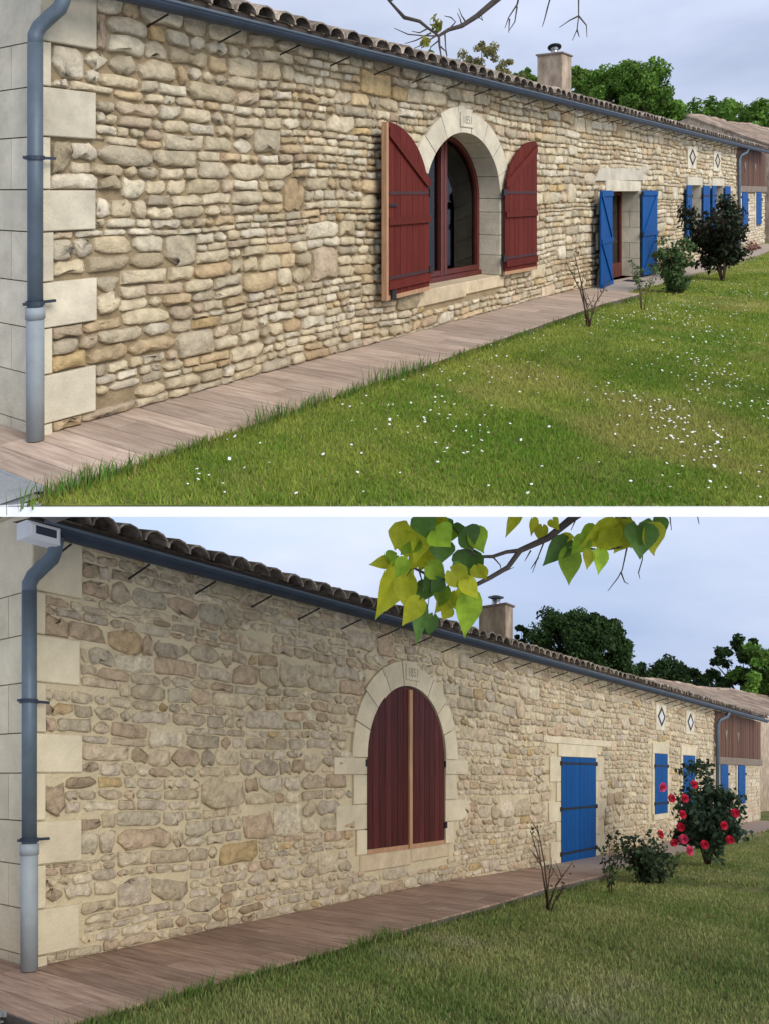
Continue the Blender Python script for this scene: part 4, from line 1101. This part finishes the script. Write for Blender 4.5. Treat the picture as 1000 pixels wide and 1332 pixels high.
# ---- lower plot: lamp, plants, trees
lp = thing('solar_lamp', 'pale plastic solar lamp fixed to the corner end of the lower gutter', 'lamp', PB.W(-.17,.36,3.27))
PB.mk('housing', Geo().box(-.29,-.03,.28,.45,3.25,3.375,.025), M_PLASTIC, lp)
PB.mk('solar_panel', Geo().box(-.235,-.075,.445,.456,3.285,3.345,.003), M_SOLAR, lp)
bare_rose(PB, 'leafless rose canes beside the reddish path by the closed blue door', 5.0, 2.05, [(-.20,.95,3),(-.12,1.0,2),(.30,.55,3),(.18,.30,2),(.02,.5,2)], 5, 1)
rose_bush(PB, 'small weak rose with few leaves near the end of the reddish path', 7.1, 2.0, .85, .45, [(.05,.075,.03),(.035,.06,.025)], 260, .03, 42, stemmy=4, cane=.4, crown_lo=.25)
rose_bush(PB, 'dark green rose bush with fading blooms beside the tall crimson rose', 8.8, 1.95, .74, .98, [(.05,.085,.04),(.07,.11,.055),(.035,.06,.03)], 1500, .042, 43, blooms=0, stemmy=8, crown_lo=.15)
RB = rose_bush(PB, 'tall dark rose bush full of crimson and pink blooms', 11.6, 2.15, 1.42, 1.45, [(.026,.052,.028),(.04,.07,.036),(.055,.088,.05)], 4200, .055, 44, stemmy=9, crown_lo=.30)
r_ = np.random.default_rng(9)
for px, py, pk in ((861,1024,1),(873,1039,0),(890,1039,0),(887,1060,0),(885,1076,0),(876,1096,0),(889,1092,1),(896,1107,1),(916,1099,0),(949,1093,0),(956,1058,0),(858,1086,0),(902,1021,0),(941,1074,0)):
    bloom(r_, pt(px, py, 13.2 if py > 1050 else 13.5), np.array((r_.uniform(-.5,.5),-1,r_.uniform(-.1,.7))), .085 if pk else .075, RB, M_PINK if pk else M_ROSE)
bb = 'trees behind the lower house'
DKT = [(.035,.075,.018),(.028,.06,.016),(.05,.095,.024)]
tree(PB, 'round_tree', 'big dark round tree right of the lower chimney', .246*40, 40, -.172*40, 3.1, 2.7, DKT, 42000, .10, 51, bb)
tree(PB, 'leafy_tree', 'small dark tree against the lower chimney', .178*42, 42, -.19*42, .8, 1.0, DKT, 3000, .11, 52, bb, clumps=14)
for i, (fx, fz, Y, rx) in enumerate(((.36,-.232,52,2.7),(.415,-.245,54,2.5),(.465,-.208,50,2.5),(.505,-.214,48,2.3),(.31,-.24,54,2.4),(.55,-.21,52,3.0))):
    tree(PB, 'leafy_tree', ['dark tree behind the ridge of the lower outbuilding','low dark tree over the lower outbuilding roof','taller gappy tree at the far end of the lower outbuilding','green tree beside the gappy tree past the lower outbuilding','low tree filling the gap beside the big dark round tree','green tree past the end of the lower outbuilding'][i], fx*Y, Y, fz*Y, rx, 2.7, DKT if i != 3 else MID, 9000, .13, 61+i, bb, clumps=60, airy=.15 if i == 2 else 0)

# ---- catalpa in the lower garden: trunk beside the view, limb reaching in
D0 = 5.0
gz = float(PB.lawn_z(3.9, 5.4))
CT = thing('catalpa_tree', 'catalpa branch with large yellow-green leaves hanging in front of the lower roof', 'tree', (3.9, 5.4, gz))
g = Geo().tube([(3.9,5.4,gz-.1),(3.85,5.4,gz+1.2),(3.75,5.35,gz+2.3),(3.6,5.3,-.65)], [.16,.13,.11,.09], 10)
g.tube([(3.6,5.3,-.65),(3.0,5.15,-.30),(2.4,5.05,-.17),(1.75,D0,-.145),tuple(pt(765,660,D0)),tuple(pt(744,674,D0)),tuple(pt(712,700,D0)),tuple(pt(676,716,D0)),tuple(pt(660,738,D0)),tuple(pt(636,752,D0)),tuple(pt(612,764,D0)),tuple(pt(588,756,D0)),tuple(pt(560,750,D0)),tuple(pt(536,738,D0)),tuple(pt(520,726,D0))],
       [.07,.05,.042,.034,.03,.026,.022,.019,.016,.015,.014,.012,.010,.008,.004], 8)
g.tube([tuple(pt(676,716,D0)),tuple(pt(658,718,D0)),tuple(pt(640,724,D0)),tuple(pt(620,724,D0)),tuple(pt(606,712,D0)),tuple(pt(600,698,D0)),tuple(pt(588,686,D0))], [.015,.013,.012,.010,.009,.007,.004], 7)
g.tube([(1.75,D0,-.145),tuple(pt(812,664,D0)),tuple(pt(810,690,D0)),tuple(pt(814,711,D0)),tuple(pt(797,713,D0)),tuple(pt(779,716,D0)),tuple(pt(762,712,D0))], [.03,.02,.015,.013,.010,.008,.004], 7)
for tw in ([(815,712),(809,741),(803,752),(790,769)],[(807,744),(812,757),(817,760)],[(836,690),(835,728),(830,745),(832,753)],[(709,700),(698,728),(692,745)],[(700,725),(690,740)],[(640,724),(650,735),(652,745),(668,738)],[(612,764),(600,785),(596,800),(599,810)],
           [(825,682),(838,690),(830,703),(814,712)],[(870,664),(873,690)],[(905,662),(909,682)],[(690,716),(682,730)],[(750,672),(742,690)],[(536,738),(528,750)],[(545,744),(552,770)],[(560,750),(556,790)],[(606,712),(604,690)],[(620,724),(628,742)]):
    g.tube([tuple(pt(x,y,D0)) for x,y in tw], [.006]+[.004]*(len(tw)-2)+[.002], 5)
mesh_world('branch', g.V, g.F, M_BARK, CT, True)
r_ = np.random.default_rng(5)
LV = [(532,682,528,728,46),(552,676,540,735,40),(516,722,500,734,22),(506,730,479,735,18),(521,733,491,811,44),(528,750,532,800,32),(548,786,541,841,22),(545,780,522,815,26),(563,800,555,830,20),
      (608,770,602,829,36),(612,718,608,758,46),(575,705,572,735,34),(600,692,618,716,40),(578,690,574,712,36),(580,762,570,790,30),(592,768,594,795,34),(565,745,548,770,30),(585,742,610,766,34),(560,718,545,745,30),(555,735,580,752,26),
      (590,680,580,702,38),(570,668,566,700,36),(545,672,560,705,36),(600,735,590,752,28),(575,755,558,772,22),(585,790,574,806,18),(530,730,512,752,24),
      (738,715,740,762,30),(738,704,705,736,30),(745,702,718,712,26),(764,716,762,742,16),(780,716,778,748,20),(800,684,752,712,34),(795,694,775,722,28),(828,684,832,728,48),(848,676,858,706,38),(805,680,822,714,34),
      (692,674,690,698,16),(705,684,703,708,20),(718,676,727,690,16),(674,668,656,698,18),(815,672,790,690,26),(775,690,750,706,24)]
LV += [(524,690,512,716,30),(540,700,520,722,30),(565,690,586,712,36),(612,690,628,720,34),(556,760,540,786,26),(600,755,622,780,26),(585,770,566,798,28),(548,725,530,742,28),(620,735,632,756,26),(840,684,846,722,40),(762,700,742,722,26),(815,690,800,720,30)]
for bx, by, tx, ty, w in LV:
    dd = r_.uniform(-.16,.12); catalpa_leaf(r_, pt(bx,by,D0+dd), pt(tx,ty,D0+dd+r_.uniform(-.06,.06)), w/1000*D0*r_.uniform(.92,1.08), CT, r_.uniform(-.4,.5), r_.uniform(-.5,.5))

# ---- bare twigs over the upper roof: same kind of tree in the upper garden
D1 = 5.2
gz = float(PA.lawn_z(4.0, 6.6))
BT = thing('bare_tree', 'bare budding branch with twigs hanging above the upper roof', 'tree', (4.0, 6.6, gz))
g = Geo().tube([(4.0,6.6,gz-.1),(3.98,6.5,gz+1.3),(3.95,6.4,gz+2.6),(3.9,6.2,gz+3.4)], [.16,.13,.11,.09], 10)
g.tube([(3.9,6.2,gz+3.4),(3.2,5.7,4.1),(2.2,5.4,3.95),tuple(pt(760,-110,D1)),tuple(pt(680,-30,D1)),tuple(pt(620,20,D1)),tuple(pt(600,33,D1)),tuple(pt(583,38,D1)),tuple(pt(570,46,D1)),tuple(pt(571,60,D1)),tuple(pt(574,78,D1))], [.08,.05,.045,.036,.026,.018,.015,.013,.011,.007,.003], 8)
g.tube([tuple(pt(680,-30,D1)),tuple(pt(560,-40,D1)),tuple(pt(505,0,D1)),tuple(pt(525,22,D1)),tuple(pt(545,27,D1)),tuple(pt(556,36,D1)),tuple(pt(570,46,D1))], [.02,.018,.015,.013,.011,.009,.007], 7)
r_ = np.random.default_rng(15)
for tw in ([(570,46),(552,46),(530,44),(512,36)],[(560,42),(540,52),(526,56)],[(566,46),(548,58),(538,62)],[(570,52),(560,60),(556,68)],[(578,44),(579,62),(581,72)],[(583,38),(592,28),(586,22),(577,20)],[(600,33),(598,24),(594,16)],[(606,29),(600,20),(596,10)],[(572,60),(579,66),(581,76)],[(556,36),(545,42),(535,40)],[(620,20),(627,26),(624,12)],
           [(672,5),(661,22),(656,36)],[(662,24),(661,42)],[(672,8),(669,28),(661,40)],[(712,8),(708,24),(705,34)],[(752,-10),(752,22),(750,38),(744,52)],[(752,20),(740,26),(727,35)],[(752,20),(762,32),(763,48)],[(750,38),(753,48)]):
    g.tube([tuple(pt(x,y,D1)) for x,y in tw], [.006]+[.004]*(len(tw)-2)+[.002], 5)
g.tube([tuple(pt(760,-110,D1)),tuple(pt(752,-10,D1))], [.02,.008], 6); g.tube([tuple(pt(680,-30,D1)),tuple(pt(672,6,D1))], [.012,.006], 6); g.tube([tuple(pt(740,-90,D1)),tuple(pt(712,8,D1))], [.012,.005], 6)
mesh_world('branch', g.V, g.F, M_BARK, BT, True)
V, F, C = leaf_cloud(r_, [pt(566,27,D1),pt(569,35,D1),pt(552,56,D1),pt(553,54,D1)], [.045,.04,.04,.03], 90, .02, [(.30,.28,.05),(.22,.24,.05)])
mesh_world('young_leaves', V, F, M_LEAF_BRIGHT, BT, False, C)
